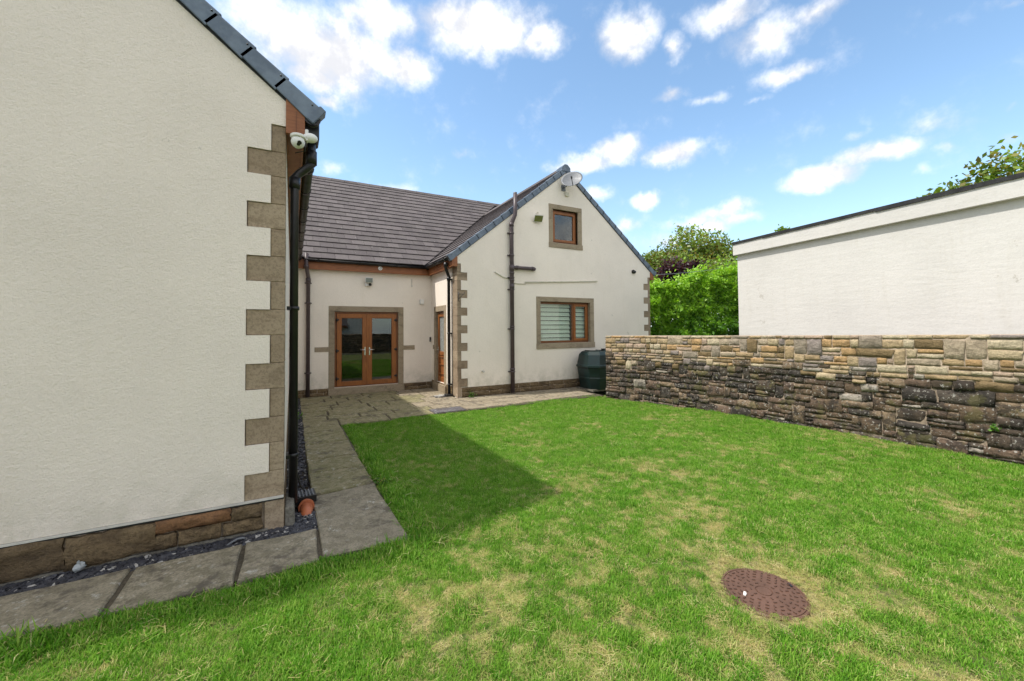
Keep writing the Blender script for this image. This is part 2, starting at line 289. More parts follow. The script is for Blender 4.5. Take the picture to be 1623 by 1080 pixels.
class MB:
    def __init__(s): s.bm = bmesh.new()
    def box(s, x0, x1, y0, y1, z0, z1, mtx=None):
        m = Matrix.Translation(((x0+x1)/2, (y0+y1)/2, (z0+z1)/2)) @ Matrix.Diagonal((abs(x1-x0), abs(y1-y0), abs(z1-z0), 1))
        bmesh.ops.create_cube(s.bm, size=1, matrix=mtx @ m if mtx else m); return s
    def hexa(s, p):      # eight points: four of the bottom, four of the top, both counter-clockwise
        v = [s.bm.verts.new(q) for q in p]
        for f in ((3, 2, 1, 0), (4, 5, 6, 7), (0, 1, 5, 4), (1, 2, 6, 5), (2, 3, 7, 6), (3, 0, 4, 7)): s.bm.faces.new([v[i] for i in f])
        return s
    def tube(s, pts, r, n=12, caps=True):
        pts = [Vector(p) for p in pts]; rr = r if isinstance(r, (list, tuple)) else [r]*len(pts); rings = []; prev = None
        for i, p in enumerate(pts):
            d = ((pts[min(i+1, len(pts)-1)]-p).normalized()+(p-pts[max(i-1, 0)]).normalized())
            d = d.normalized() if d.length > 1e-6 else Vector((0, 0, 1))
            a = prev if prev and abs(prev.dot(d)) < .95 else (Vector((1, 0, 0)) if abs(d.x) < .8 else Vector((0, 1, 0)))
            a = (a-d*a.dot(d)).normalized(); prev = a; b = d.cross(a)
            k = 1.0
            if 0 < i < len(pts)-1:
                ca = (pts[i+1]-p).normalized().dot((p-pts[i-1]).normalized()); k = 1/max(.6, math.sqrt(max(.1, (1+ca)/2)))
            rings.append([s.bm.verts.new(p+(a*math.cos(q*2*math.pi/n)+b*math.sin(q*2*math.pi/n))*rr[i]) for q in range(n)])
        for a, b in zip(rings, rings[1:]):
            for q in range(n): f = s.bm.faces.new((a[q], a[(q+1) % n], b[(q+1) % n], b[q])); f.smooth = True
        if caps: s.bm.faces.new(rings[0][::-1]); s.bm.faces.new(rings[-1])
        return s
    def loft(s, rings, caps=True, smooth=False):
        R_ = [[s.bm.verts.new(p) for p in r] for r in rings]; n = len(R_[0])
        for a, b in zip(R_, R_[1:]):
            for q in range(n): f = s.bm.faces.new((a[q], a[(q+1) % n], b[(q+1) % n], b[q])); f.smooth = smooth
        if caps: s.bm.faces.new(R_[0][::-1]); s.bm.faces.new(R_[-1])
        return s
    def disc(s, c, r, h, n=24, axis='Z', r2=None):
        m = {'Z': Matrix.Identity(4), 'Y': Matrix.Rotation(math.pi/2, 4, 'X'), 'X': Matrix.Rotation(math.pi/2, 4, 'Y')}[axis] if isinstance(axis, str) else axis
        bmesh.ops.create_cone(s.bm, cap_ends=True, segments=n, radius1=r, radius2=r if r2 is None else r2, depth=h, matrix=Matrix.Translation(c) @ m); return s
    def sphere(s, c, r, sc=(1, 1, 1), n=16):
        bmesh.ops.create_uvsphere(s.bm, u_segments=n, v_segments=n//2, radius=r, matrix=Matrix.Translation(c) @ Matrix.Diagonal((*sc, 1)))
        return s
    def smooth(s):
        for f in s.bm.faces: f.smooth = True
        return s
    def me(s, name, bevel=0, seg=1):
        if bevel: bmesh.ops.bevel(s.bm, geom=s.bm.edges[:], offset=bevel, segments=seg, affect='EDGES', clamp_overlap=True)
        bmesh.ops.recalc_face_normals(s.bm, faces=s.bm.faces[:]); me = bpy.data.meshes.new(name); s.bm.to_mesh(me); s.bm.free(); return me
    def build(s, name, mat, parent=None, bevel=0, seg=1): return link(name, s.me(name, bevel, seg), mat, parent)
def poly_slab(name, outline, holes, to3, thick, mat, parent=None):
    """flat outline with holes in plane coordinates (a, b), given a real thickness; to3(a, b, depth) places it"""
    bm = bmesh.new(); ed = []
    for loop in [outline]+holes:
        vs = [bm.verts.new((a, b, 0)) for a, b in loop]
        for i in range(len(vs)): ed.append(bm.edges.new((vs[i], vs[(i+1) % len(vs)])))
    bmesh.ops.triangle_fill(bm, use_beauty=True, use_dissolve=False, edges=ed, normal=(0, 0, 1))
    ex = bmesh.ops.extrude_face_region(bm, geom=bm.faces[:])
    for v in ex['geom']:
        if isinstance(v, bmesh.types.BMVert): v.co.z = thick
    for v in bm.verts: v.co = Vector(to3(v.co.x, v.co.y, v.co.z))
    bmesh.ops.recalc_face_normals(bm, faces=bm.faces[:]); me = bpy.data.meshes.new(name); bm.to_mesh(me); bm.free(); return link(name, me, mat, parent)
def rect(a0, a1, b0, b1): return [(a0, b0), (a1, b0), (a1, b1), (a0, b1)]
def rock_mesh(name, nx=5, nz=3, seed=0, amp=.25, round_=.25, skew=.12):
    """rock-faced block, unit size: face at y = -0.5 looking -Y, bulged and broken; sides straight back"""
    rs = random.Random(seed); bm = bmesh.new(); g = []
    cor = {(i, j): (rs.uniform(-skew, skew)*.5, rs.uniform(-skew, skew)*1.2) for i in (0, 1) for j in (0, 1)}
    for j in range(nz+1):
        row = []
        for i in range(nx+1):
            u, v = i/nx, j/nz; e = min(u, 1-u, v, 1-v)
            dx = sum(cor[a, b][0]*(u if a else 1-u)*(v if b else 1-v) for a in (0, 1) for b in (0, 1)); dz = sum(cor[a, b][1]*(u if a else 1-u)*(v if b else 1-v) for a in (0, 1) for b in (0, 1))
            d = -.5+(round_ if e < .01 else 0)-(max(-.12, mnoise.fractal(Vector((u*3+seed*7.1, v*2.2, seed*1.7)), 1, 2, 3))*amp if e > .01 else rs.uniform(0, .08))
            wob = .03 if e < .01 else 0
            row.append(bm.verts.new((u-.5+dx+rs.uniform(-wob, wob)*.7, d, v-.5+dz+rs.uniform(-wob, wob)*1.6)))
        g.append(row)
    for j in range(nz):
        for i in range(nx): f = bm.faces.new((g[j][i], g[j][i+1], g[j+1][i+1], g[j+1][i])); f.smooth = True
    rim = g[0]+[g[j][nx] for j in range(1, nz+1)]+[g[nz][i] for i in range(nx-1, -1, -1)]+[g[j][0] for j in range(nz-1, 0, -1)]
    back = [bm.verts.new((v.co.x*.98, .5, v.co.z*.98)) for v in rim]; n = len(rim)
    for i in range(n): bm.faces.new((rim[(i+1) % n], rim[i], back[i], back[(i+1) % n]))
    me = bpy.data.meshes.new(name); bm.to_mesh(me); bm.free(); return me

# ------------------------------------------------------------------ levels and lines of the place
YA, YB, YD = 3.974, 11.79, 9.656         # planes of the near gable, the middle wall and the wing gable
XA, XC, XE = -.05, 3.67, 10.47           # near corner, left and right corner of the wing
def gz(x, y):
    t = min(1, max(0, (y-3.6)/4.4)); t = t*t*(3-2*t); return .09*(1-t)
WALLP = [(7.01, 7.95), (7.27, 6.9), (7.44, 5.75), (7.53, 4.6), (7.56, 3.54), (7.64, 2.35), (7.67, 1.39), (7.72, .2), (7.78, -3.0)]
def wall_x(y):
    p = WALLP
    for (x0, y0), (x1, y1) in zip(p, p[1:]):
        if y1 <= y <= y0: return x0+(x1-x0)*(y0-y)/(y0-y1)
    return p[0][0] if y > p[0][1] else p[-1][0]

# ------------------------------------------------------------------ ground
def vnoise(x, y, s, seed=0):
    """smooth value noise on arrays"""
    xs, ys = x*s+seed*17.3+500, y*s+seed*9.1+500; xi, yi = np.floor(xs).astype(int), np.floor(ys).astype(int); fx, fy = xs-xi, ys-yi
    fx = fx*fx*(3-2*fx); fy = fy*fy*(3-2*fy)
    def h(a, b): q = np.sin(a*127.1+b*311.7+seed*74.7)*43758.5453; return q-np.floor(q)
    return (h(xi, yi)*(1-fx)+h(xi+1, yi)*fx)*(1-fy)+(h(xi, yi+1)*(1-fx)+h(xi+1, yi+1)*fx)*fy
def fbm(x, y, s, seed=0): return (vnoise(x, y, s, seed)*.5+vnoise(x, y, s*2.1, seed+1)*.27+vnoise(x, y, s*4.3, seed+2)*.15+vnoise(x, y, s*9, seed+3)*.08)
MH = (2.665, 1.56, .245)
def dryness(x, y):
    d = fbm(x, y, 1.3, 3)*.32+fbm(x, y, 5.5, 8)*.42+vnoise(x, y, 17, 9)*.26
    d = (d-.50)*3.4+.05
    d += .25*np.exp(-((x-1.6)**2/3.0+(y-1.9)**2/1.3))+.2*np.exp(-((x-3.6)**2/5+(y-1.2)**2/2))+.55*np.exp(-((np.hypot(x-MH[0], y-MH[1])-MH[2]-.05)/.07)**2)
    wx = np.interp(-y, [-p[1] for p in WALLP], [p[0] for p in WALLP]); d += .5*np.exp(-((wx-x-.18)/.16)**2)*np.clip(fbm(x, y, 1.3, 21)*2.6-.7, 0, 1)
    d -= .35*np.clip((y-5)/3, 0, 1)
    d -= .5*np.exp(-((y-3.05)/.16)**2)*(x < .9)+.25*np.exp(-((x-.95)/.12)**2)*(y > 3)
    return np.clip(d, 0, 1)
gr = MB(); gr.box(-160, 160, -160, 160, -.6, -.16)
t = NT('far_grass'); tag(gr.build('ground', t.fin(t.mix(t.noise(.4, 6), (.05, .09, .02), (.10, .13, .04)), .95)), kind='structure')

XS = np.arange(-4.0, 8.61, .07); YS = np.arange(-6.0, 8.62, .07); GX, GY = np.meshgrid(XS, YS)
T_ = np.clip((GY-3.6)/4.4, 0, 1); GZ = .09*(1-T_*T_*(3-2*T_))-.045+(fbm(GX, GY, 1.5, 5)-.5)*.05
GZ -= np.where((GX < .95) & (GY > 3.25), .06, 0)+np.where(GY > 8.3, .06, 0)
GZ -= np.where(np.hypot(GX-MH[0], GY-MH[1]) < MH[2]+.06, .03, 0)
def lawn_z(x, y):
    t = np.clip((y-3.6)/4.4, 0, 1); return .09*(1-t*t*(3-2*t))-.045+(fbm(x, y, 1.5, 5)-.5)*.05
nx_, ny_ = len(XS), len(YS); V = np.stack([GX.ravel(), GY.ravel(), GZ.ravel()], 1)
idx = np.arange(nx_*ny_).reshape(ny_, nx_); F = np.stack([idx[:-1, :-1].ravel(), idx[:-1, 1:].ravel(), idx[1:, 1:].ravel(), idx[1:, :-1].ravel()], 1)
def np_mesh(name, V, F, col=None, colname='tint', smooth=False):
    me = bpy.data.meshes.new(name); k = F.shape[1]; me.vertices.add(len(V)); me.vertices.foreach_set('co', V.astype(np.float32).ravel())
    me.loops.add(F.size); me.loops.foreach_set('vertex_index', F.astype(np.int32).ravel()); me.polygons.add(len(F)); me.polygons.foreach_set('loop_start', np.arange(0, F.size, k, dtype=np.int32))
    if smooth: me.polygons.foreach_set('use_smooth', np.ones(len(F), bool))
    me.update(calc_edges=True)
    if col is not None:
        a = me.color_attributes.new(colname, 'FLOAT_COLOR', 'POINT'); a.data.foreach_set('color', np.concatenate([col, np.ones((len(col), 1))], 1).astype(np.float32).ravel())
    return me
dr = dryness(V[:, 0], V[:, 1])
me = np_mesh('lawn', V, F, np.stack([dr, dr, dr], 1), 'dry', True)
t = NT('lawn_floor'); at = t.n('ShaderNodeAttribute', attribute_name='dry'); n = t.noise(38, 5, .75); n2 = t.noise(120, 3, .7)
c = t.mix(t.mapr(at.outputs['Fac'], .2, .8), (.14, .19, .03), (.46, .37, .16)); c = t.mix(t.mapr(n, .38, .62, .8, 0), c, (.05, .055, .018)); c = t.mix(t.mapr(n2, .55, .75, 0, .6), c, (.40, .30, .15)); t.bump(n, .02)
lawn = tag(link('lawn', me, t.fin(c, .95)), kind='structure')

# --- grass blades: small clumps on scattered points
gcol = bpy.data.collections.new('grass_clumps')
def clump(i, n, h, rad, lean, wid, flat=False):
    rs = np.random.default_rng(100+i); vs = []; fs = []; flat_z = rs.uniform(0, 1, 5)
    for b in range(n):
        a = rs.uniform(0, 6.283); r0 = rad*math.sqrt(rs.uniform()); bx, by = r0*math.cos(a), r0*math.sin(a); d = rs.uniform(0, 6.283); L = h*rs.uniform(.5, 1.1); ln = lean*rs.uniform(.2, 1.2); w = wid*rs.uniform(.7, 1.2)
        dx, dy = math.cos(d), math.sin(d); px, py = -dy, dx; k = len(vs)
        for s, ww in ((0, 1), (.45, .9), (.8, .55)):
            o = L*s if flat else ln*L*s*s; z = .002+.012*flat_z[b % 5]+.006*s if flat else L*s*(1-.35*ln*s)
            vs += [(bx+dx*o-px*w*ww/2, by+dy*o-py*w*ww/2, z), (bx+dx*o+px*w*ww/2, by+dy*o+py*w*ww/2, z)]
        vs.append((bx+dx*L, by+dy*L, .006) if flat else (bx+dx*ln*L, by+dy*ln*L, L*(1-.35*ln))); fs += [(k, k+1, k+3, k+2), (k+2, k+3, k+5, k+4), (k+4, k+5, k+6)]
    me = bpy.data.meshes.new('grass_clump'); me.from_pydata(vs, [], fs); me.update(); me.polygons.foreach_set('use_smooth', [True]*len(fs)); return me
t = NT('grass_blade'); at = t.n('ShaderNodeAttribute', attribute_name='dry', attribute_type='INSTANCER'); ri = t.rnd()
gcb = t.ramp(ri, [(0, (.075, .215, .010)), (.3, (.125, .33, .017)), (.65, (.20, .42, .03)), (1, (.34, .51, .08))])
c = t.mix(t.mapr(at.outputs['Fac'], .25, .85), gcb, t.ramp(ri, [(0, (.26, .40, .06)), (.35, (.50, .44, .17)), (.7, (.66, .56, .25)), (1, (.76, .66, .37))]))
c = t.mix(t.mapr(t.noise(1.3, 3), .35, .65, 0, .35), c, t.mix(1., c, (.80, .95, .7), 'MULTIPLY'))
t.l(c, t.b.inputs['Base Color']); t.b.inputs['Roughness'].default_value = .55; t.b.inputs['Specular IOR Level'].default_value = .3
tr = t.n('ShaderNodeBsdfTranslucent'); t.l(c, tr.inputs[0]); ms = t.n('ShaderNodeMixShader'); ms.inputs[0].default_value = .42; t.l(t.b.outputs[0], ms.inputs[1]); t.l(tr.outputs[0], ms.inputs[2]); t.l(ms.outputs[0], t.out.inputs[0]); M['grass'] = t.m
for i in range(11):
    me = clump(i, 11 if i < 6 else 8, .032 if i < 6 else .05, .028, .85 if i < 6 else .6, .0031) if i < 8 else clump(i, 16, .055, .04, 0, .0026, True); me.materials.append(M['grass']); o = bpy.data.objects.new('grass_clump_%02d' % i, me); gcol.objects.link(o)
RTN, UPN, FWN = np.array(rt), np.array(up), np.array(fw)
def to_px(P):
    q = P-np.array([0, 0, EYE]); zc = q@FWN; zc = np.where(zc < .05, np.nan, zc); return 811.5+FPX*(q@RTN)/zc, CY-FPX*(q@UPN)/zc, zc
NP = 470000
x = rng.uniform(-3.2, 7.75, NP); y = rng.uniform(-1.0, 8.35, NP); z = lawn_z(x, y)
u, v, zc = to_px(np.stack([x, y, z], 1)); d_ = np.hypot(x, y)
ok = np.isfinite(zc) & (u > -420) & (u < 2050) & (v < 1900) & (zc > .7)
path_edge = .835+.02*np.sin(y*3.1)+.012*np.sin(y*11)
front_edge = 3.235+.02*np.sin(x*5)+.012*np.sin(x*13)
patio_edge = 8.06+.05*(x-.9)
inl = np.where(x < path_edge, y < front_edge, y < patio_edge) & ~((x < -2) & (y > front_edge))
wx = np.interp(-y, [-p[1] for p in WALLP], [p[0] for p in WALLP]); inl &= x < wx-.03
inl &= np.hypot(x-MH[0], y-MH[1]) > MH[2]-.03+.05*vnoise(x, y, 9, 4)
dry = dryness(x, y)
keep = rng.uniform(0, 1, NP) < np.clip(1.18-d_*.085, .38, 1)*(1-.22*dry)
s_ = ok & inl & keep; x, y, z, dry, d_ = x[s_], y[s_], z[s_], dry[s_], d_[s_]
edge = np.maximum(np.exp(-((y-3.14)/.11)**2)*(x < .9), np.exp(-((x-.93)/.09)**2)*(y > 3.1))
mh = np.hypot(x-MH[0], y-MH[1])-MH[2]
scl = (0.30+1.3*fbm(x, y, 5.0, 12))*(1.08-.48*dry)*(1+.75*edge)*(1+.035*d_)*np.where(mh < .1, .65, 1)*rng.uniform(.7, 1.3, len(x))
drp = np.clip(dry+rng.normal(0, .30, len(x)), 0, 1)
pm = bpy.data.meshes.new('grass'); pm.vertices.add(len(x)); pm.vertices.foreach_set('co', np.stack([x, y, z-.003], 1).astype(np.float32).ravel())
idx_ = rng.integers(0, 8, len(x)); idx_ = np.where((rng.uniform(0, 1, len(x)) < .12) & (idx_ >= 6) | (idx_ < 6), idx_, rng.integers(0, 6, len(x))); th_ = rng.uniform(0, 1, len(x)) < np.clip((dry-.25)*.8, .03, .45); idx_ = np.where(th_, rng.integers(8, 11, len(x)), idx_); drp = np.where(th_, np.clip(.55+rng.uniform(0, .45, len(x)), 0, 1), drp)
for nm, ty, arr in (('idx', 'INT', idx_), ('dry', 'FLOAT', drp), ('scl', 'FLOAT', scl), ('spin', 'FLOAT', rng.uniform(0, 6.283, len(x)))):
    a = pm.attributes.new(nm, ty, 'POINT'); a.data.foreach_set('value', arr.astype(np.int32 if ty == 'INT' else np.float32))
pm.update()
ng_ = bpy.data.node_groups.new('grass_scatter', 'GeometryNodeTree'); ng_.interface.new_socket('Geometry', in_out='INPUT', socket_type='NodeSocketGeometry'); ng_.interface.new_socket('Geometry', in_out='OUTPUT', socket_type='NodeSocketGeometry')
N = ng_.nodes; gi = N.new('NodeGroupInput'); go = N.new('NodeGroupOutput'); m2p = N.new('GeometryNodeMeshToPoints'); iop = N.new('GeometryNodeInstanceOnPoints'); ci = N.new('GeometryNodeCollectionInfo')
ci.inputs[0].default_value = gcol; ci.inputs['Separate Children'].default_value = True; ci.inputs['Reset Children'].default_value = True; iop.inputs['Pick Instance'].default_value = True
def nattr(nm): a = N.new('GeometryNodeInputNamedAttribute'); a.data_type = 'FLOAT'; a.inputs[0].default_value = nm; return a.outputs[0]
rx = N.new('ShaderNodeCombineXYZ'); ng_.links.new(nattr('spin'), rx.inputs[2])
L_ = ng_.links; L_.new(gi.outputs[0], m2p.inputs[0]); L_.new(m2p.outputs[0], iop.inputs['Points']); L_.new(ci.outputs[0], iop.inputs['Instance']); L_.new(nattr('scl'), iop.inputs['Scale']); L_.new(rx.outputs[0], iop.inputs['Rotation']); L_.new(iop.outputs[0], go.inputs[0]); ia = N.new('GeometryNodeInputNamedAttribute'); ia.data_type = 'INT'; ia.inputs[0].default_value = 'idx'; L_.new(ia.outputs[0], iop.inputs['Instance Index'])
go_ = link('grass', pm); go_.modifiers.new('scatter', 'NODES').node_group = ng_
tag(go_, 'short green lawn grass with dry straw-coloured patches', 'grass', kind='stuff')

# ------------------------------------------------------------------ paving
path = MB().box(.20, .81, 3.26, 8.0, -.30, -.05).build('garden_path', M['joint']); tag(path, kind='structure')
# bed of the path follows the fall of the ground
for vv in path.data.vertices:
    if vv.co.z > -.1: vv.co.z = gz(0, vv.co.y)-.016
def slab(pts, parent, mat, th=.05, zf=None, lift=0., name='paving_slab'):
    """irregular flagstone from its corner points, counter-clockwise"""
    rs = random.Random(int(sum(p[0]*91+p[1]*37 for p in pts)*100)); out = []
    n = len(pts)
    for i in range(n):
        a, b = Vector(pts[i]), Vector(pts[(i+1) % n]); out.append(a)
        for k in (1, 2, 3):
            q = a.lerp(b, k/4); nn = Vector((b-a).yx)*Vector((1, -1)) if False else Vector(((b-a).y, -(b-a).x)).normalized(); out.append(q-nn*rs.uniform(0, .012))
    bm = bmesh.new(); tz = [((zf(p.x, p.y) if zf else gz(p.x, p.y))+lift) for p in out]; tilt = rs.uniform(-.004, .004)
    top = [bm.verts.new((p.x, p.y, z_+tilt)) for p, z_ in zip(out, tz)]; cen = Vector((sum(p.x for p in out)/len(out), sum(p.y for p in out)/len(out)))
    mid = [bm.verts.new((p.x+(p.x-cen.x)*.0, p.y, z_+tilt-.012)) for p, z_ in zip(out, tz)]
    for v_, p in zip(top, out): d = (cen-p).normalized()*.010; v_.co.x += d.x; v_.co.y += d.y
    bot = [bm.verts.new((p.x, p.y, z_-th)) for p, z_ in zip(out, tz)]; m = len(out)
    bm.faces.new(top)
    for i in range(m):
        bm.faces.new((mid[i], mid[(i+1) % m], top[(i+1) % m], top[i])); bm.faces.new((bot[i], bot[(i+1) % m], mid[(i+1) % m], mid[i]))
    me = bpy.data.meshes.new(name); bm.to_mesh(me); bm.free(); return link(name, me, mat, parent)
g = .011
yj = [(3.27, 3.22), (4.53, 4.62), (5.34, 5.30), (5.94, 5.93), (6.8, 6.83), (7.66, 7.70)]
for (a0, b0), (a1, b1) in zip(yj, yj[1:]):
    xl = lambda y_: .205 if y_ < 4 else .175
    slab([(xl(a0)+.005, a0+g), (.825 if b0 < 3.3 else .79, b0+g), (.79, b1-g), (xl(a1)+.005, a1-g)], path, M['slab_front'] if a0 < 3.5 else M['slab'])
fpath = tag(MB().box(-3.4, .20, 3.27, 3.80, -.3, .072).build('front_path', M['joint']), kind='structure')
xj = [(.195, .20), (-.315, -.31), (-.965, -.955), (-1.72, -1.60), (-2.4, -2.35), (-3.3, -3.3)]
for i, ((a0, b0), (a1, b1)) in enumerate(zip(xj, xj[1:])):    # a: front edge, b: back edge
    slab([(a1+g, 3.235), (a0-g, 3.235+.01*i), (b0-g, 3.755+.02*(i > 0)), (b1+g, 3.77)], fpath, M['slab_front'])
patio = tag(MB().box(.17, 7.1, 8.14, 11.9, -.3, -.016).build('patio', M['joint']), kind='structure')
rs = random.Random(5); rows = [(8.06, 8.60), (8.60, 9.04), (9.04, 9.60), (9.60, 10.15), (10.15, 10.75), (10.75, 11.28), (11.28, 11.775)]
zero = lambda x_, y_: 0.0
for k, (y0, y1) in enumerate(rows):
    xe = 7.0 if k < 2 else (7.9 if k == 2 else 3.66); x = .175
    if k == 0: x = .175
    while x < xe-.05:
        w = rs.uniform(.42, .95); w = xe-x if xe-x-w < .35 else w
        yy0 = y0+.05*max(0, x-.9) if k == 0 else y0
        if k == 0 and x > 3.5: yy0 = min(8.39, yy0)
        ya_ = yy0+rs.uniform(-.01, .01); jl, jr = rs.uniform(-.015, .015), rs.uniform(-.015, .015)
        if k == 0 and x < .3: w = .62; yy0 = ya_ = 7.70
        mat = M['slab_warm'] if x > 2.3 else M['slab']
        if k == 0 and 2.3 < x+w/2 < 3.05: mat = M['slab_blue']
        ye = y1 if not (k == 2 and x > 3.4) else 9.62
        if not (k < 2 and x+w > 7.02): slab([(x+g+jl*0, ya_+g), (x+w-g, ya_+g+(.05*w if k == 0 and x > .9 else 0)), (x+w-g, ye-g), (x+g, ye-g)], patio, mat, zf=zero, lift=rs.uniform(-.004, .004))
        x += w
# gravel, soil and concrete footing along the foot of the near gable
tag(MB().box(-3.4, .20, 3.755, 4.2, -.3, .058).build('gravel_bed', M['soil']), kind='structure')
tag(MB().box(-.06, .19, 4.1, 11.79, -.3, -.005).build('side_gravel_bed', M['soil']), kind='structure')
def chips(name, n, region, zf, sizes, mats, label):
    bm = bmesh.new()
    for i in range(n):
        x0, x1, y0, y1 = region; px, py = rs.uniform(x0, x1), rs.uniform(y0, y1); s = rs.uniform(*sizes)
        m = Matrix.Translation((px, py, zf(px, py)+rs.uniform(-.003, .012))) @ Matrix.Rotation(rs.uniform(0, 6.28), 4, 'Z') @ Matrix.Rotation(rs.uniform(-.6, .6), 4, 'X') @ Matrix.Diagonal((s, s*rs.uniform(.5, 1), s*rs.uniform(.15, .4), 1))
        r = bmesh.ops.create_icosphere(bm, subdivisions=1, radius=.5, matrix=m) if i % 9 == 0 else bmesh.ops.create_cube(bm, size=.8, matrix=m)
        for q in r['verts']:
            q.co += Vector((rs.uniform(-1, 1), rs.uniform(-1, 1), rs.uniform(-1, 1)))*s*.12
            for f in q.link_faces: f.material_index = 1 if i % 17 == 0 else 0
    me = bpy.data.meshes.new(name); bm.to_mesh(me); bm.free()
    for m in mats: me.materials.append(m)
    o = bpy.data.objects.new(name, me); COL.objects.link(o); tag(o, label, 'gravel', kind='stuff')
chips('slate_gravel', 3200, (-2.6, .19, 3.77, 3.955), lambda a, b: .062, (.014, .05), [M['slate_chip'], M['pale_chip']], 'dark slate chippings between the front path and the near gable')
chips('side_gravel', 2600, (-.03, .185, 4.15, 11.6), lambda a, b: max(0, gz(a, b)-.04) if b < 4.6 else -.005, (.015, .05), [M['slate_chip'], M['pale_chip']], 'grey gravel strip between the narrow path and the long side wall')
chips('corner_gravel', 520, (-.04, .19, 3.76, 4.2), lambda a, b: .062, (.012, .045), [M['slate_chip'], M['pale_chip']], 'slate chippings around the drain at the house corner')

# ------------------------------------------------------------------ the house
house = tag(empty('house', (2.5, 9.0, 0)), 'L-shaped cream rendered house with stone quoins, brown windows and grey tiled roof', 'house')
SL = .80; CS = 1/math.hypot(1, SL); SN = SL*CS               # roof pitch
FR = .014                                                     # thickness of the render coat
# --- quoin courses (bottom, top, long?)
def courses(zs, top): # zs: list of (lo, hi) of the long stones from the top down
    out = [(zs[0][1], top, False)]
    for i, (lo, hi) in enumerate(zs):
        out.append((lo, hi, True))
        if i+1 < len(zs): out.append((zs[i+1][1], lo, False))
    return out
QA = courses([(3.25-.45*i-.215, 3.25-.45*i) for i in range(7)], 3.48)
QD = courses([(3.17-.449*i-.205, 3.17-.449*i) for i in range(7)], 3.39)
def rough_box(x0, x1, y0, y1, z0, z1, name, mat, parent=None, j=.0035):
    """squared stone with slightly chipped, uneven arrises"""
    m = MB().box(x0, x1, y0, y1, z0, z1); bmesh.ops.bevel(m.bm, geom=m.bm.edges[:], offset=.005, segments=1, affect='EDGES'); lng = [e for e in m.bm.edges if e.calc_length() > .06]
    bmesh.ops.subdivide_edges(m.bm, edges=lng, cuts=3, use_grid_fill=True)
    for v_ in m.bm.verts: v_.co += Vector((mnoise.noise(v_.co*31), mnoise.noise(v_.co*31+Vector((7, 3, 1)))*.5, mnoise.noise(v_.co*31+Vector((1, 9, 4)))))*j
    return m.build(name, mat, parent or house)
def quoins(cs, xc, sx, y0, wl, ws, dl, ds, zfoot):
    """corner stones: xc corner, sx = +1 when the wall runs to +x; front widths wl/ws, depths along the side dl/ds"""
    for lo, hi, lg in cs+[(zfoot, cs[-1][0], False)]:
        w, d = (wl, dl) if lg else (ws, ds); j = random.uniform(-.004, .004); rough_box(min(xc, xc+sx*(w+j)), max(xc, xc+sx*(w+j)), y0, y0+d, lo+.0008, hi-.0008, 'quoin_stone', M['quoin'])
quoins(QA, XA, -1, YA, .28, .11, .14, .26, .33)
quoins(QD, XC, 1, YD, .272, .102, .34, .34, .02)
quoins(QD, XE, -1, YD, .31, .12, .12, .3, .02)
def step_edge(cs, xc, sx, wl, ws, zlo):
    """points of the render edge that follows the quoins, from the top down"""
    pts = []
    for lo, hi, lg in cs:
        w = wl if lg else ws; pts += [(xc+sx*w, hi), (xc+sx*w, max(lo, zlo))]
    return pts
# --- near gable wall
eaveA, eaveD, eaveB = 3.86, 3.735, 3.735      # top of the tiles above each wall line
XRA = -4.45; zrA = eaveA+SL*(XA-XRA)
zu = eaveA-.16
gable = [(-8.85, .34), (-8.85, zu), (XRA, zu+SL*(XA-XRA)), (XA, zu), (XA, 3.48)]
gable += step_edge(QA, XA, -1, .28, .11, .34)[0:]
if gable[-1][1] > .341: gable.append((gable[-1][0], .34))
poly_slab('wall', gable, [], lambda a, b, d: (a, YA-FR+d, b), FR, M['cream'], house)
poly_slab('wall', [(-8.85, -.1), (-8.85, zu-.02), (XRA, zu-.02+SL*(XA-XRA)), (XA-.01, zu-.02), (XA-.01, -.1)], [], lambda a, b, d: (a, YA+.03+d, b), .22, M['cream'], house)
MB().box(XA-.25, XA, YA+.27, YB+.1, -.1, 3.5).build('wall', M['cream'], house)       # long side wall
MB().box(XA-.2, XA+.008, YA+.02, YB, -.1, .31).build('plinth', M['plinth'], house)
# bead and damp course above the plinth
MB().box(-6.5, XA-.001, YA-FR-.010, YA+.02, .323, .337).build('render_bead', M['bead'], house)
MB().box(-6.5, XA+.002, YA-FR-.004, YA+.02, .310, .322).build('damp_course', M['dpc'], house)
RK = [rock_mesh('plinth_block_%d' % i, 8, 4, i+40, .55, .16, .05) for i in range(8)]
def rock(x0, x1, z0, z1, yface, depth, mat, parent, i, name='plinth_stone', proud=.036):
    m = Matrix.Translation(((x0+x1)/2, yface+depth/2-proud, (z0+z1)/2)) @ Matrix.Diagonal(((x1-x0), depth, (z1-z0), 1)); return link(name, RK[i % 8], mat, parent, m)
PA = [(-2.3, -1.95, .10, .31), (-1.95, -1.37, .10, .31), (-1.36, -.885, .10, .31), (-.875, -.42, .212, .31), (-.41, -.20, .205, .31), (-.875, -.755, .10, .205), (-.745, -.475, .10, .205), (-.465, -.20, .10, .198), (-3.1, -2.31, .10, .31), (-4.2, -3.12, .10, .31)]
for i, (a, b, c_, d) in enumerate(PA): rock(a, b, c_, d, YA, .09, M['plinth_brown'] if i == 3 else M['plinth'], house, i)
MB().box(-.19, XA+.004, YA-.012, YA+.25, .05, .309).build('plinth_stone', M['quoin'], house, .006)
MB().box(-6.5, -.16, YA-.022, YA+.01, .0, .092).build('footing', M['footing'], house, .01)
MB().box(-6.5, -.16, YA+.01, YA+.03, .09, .31).build('mortar_bed', M['mortar'], house)
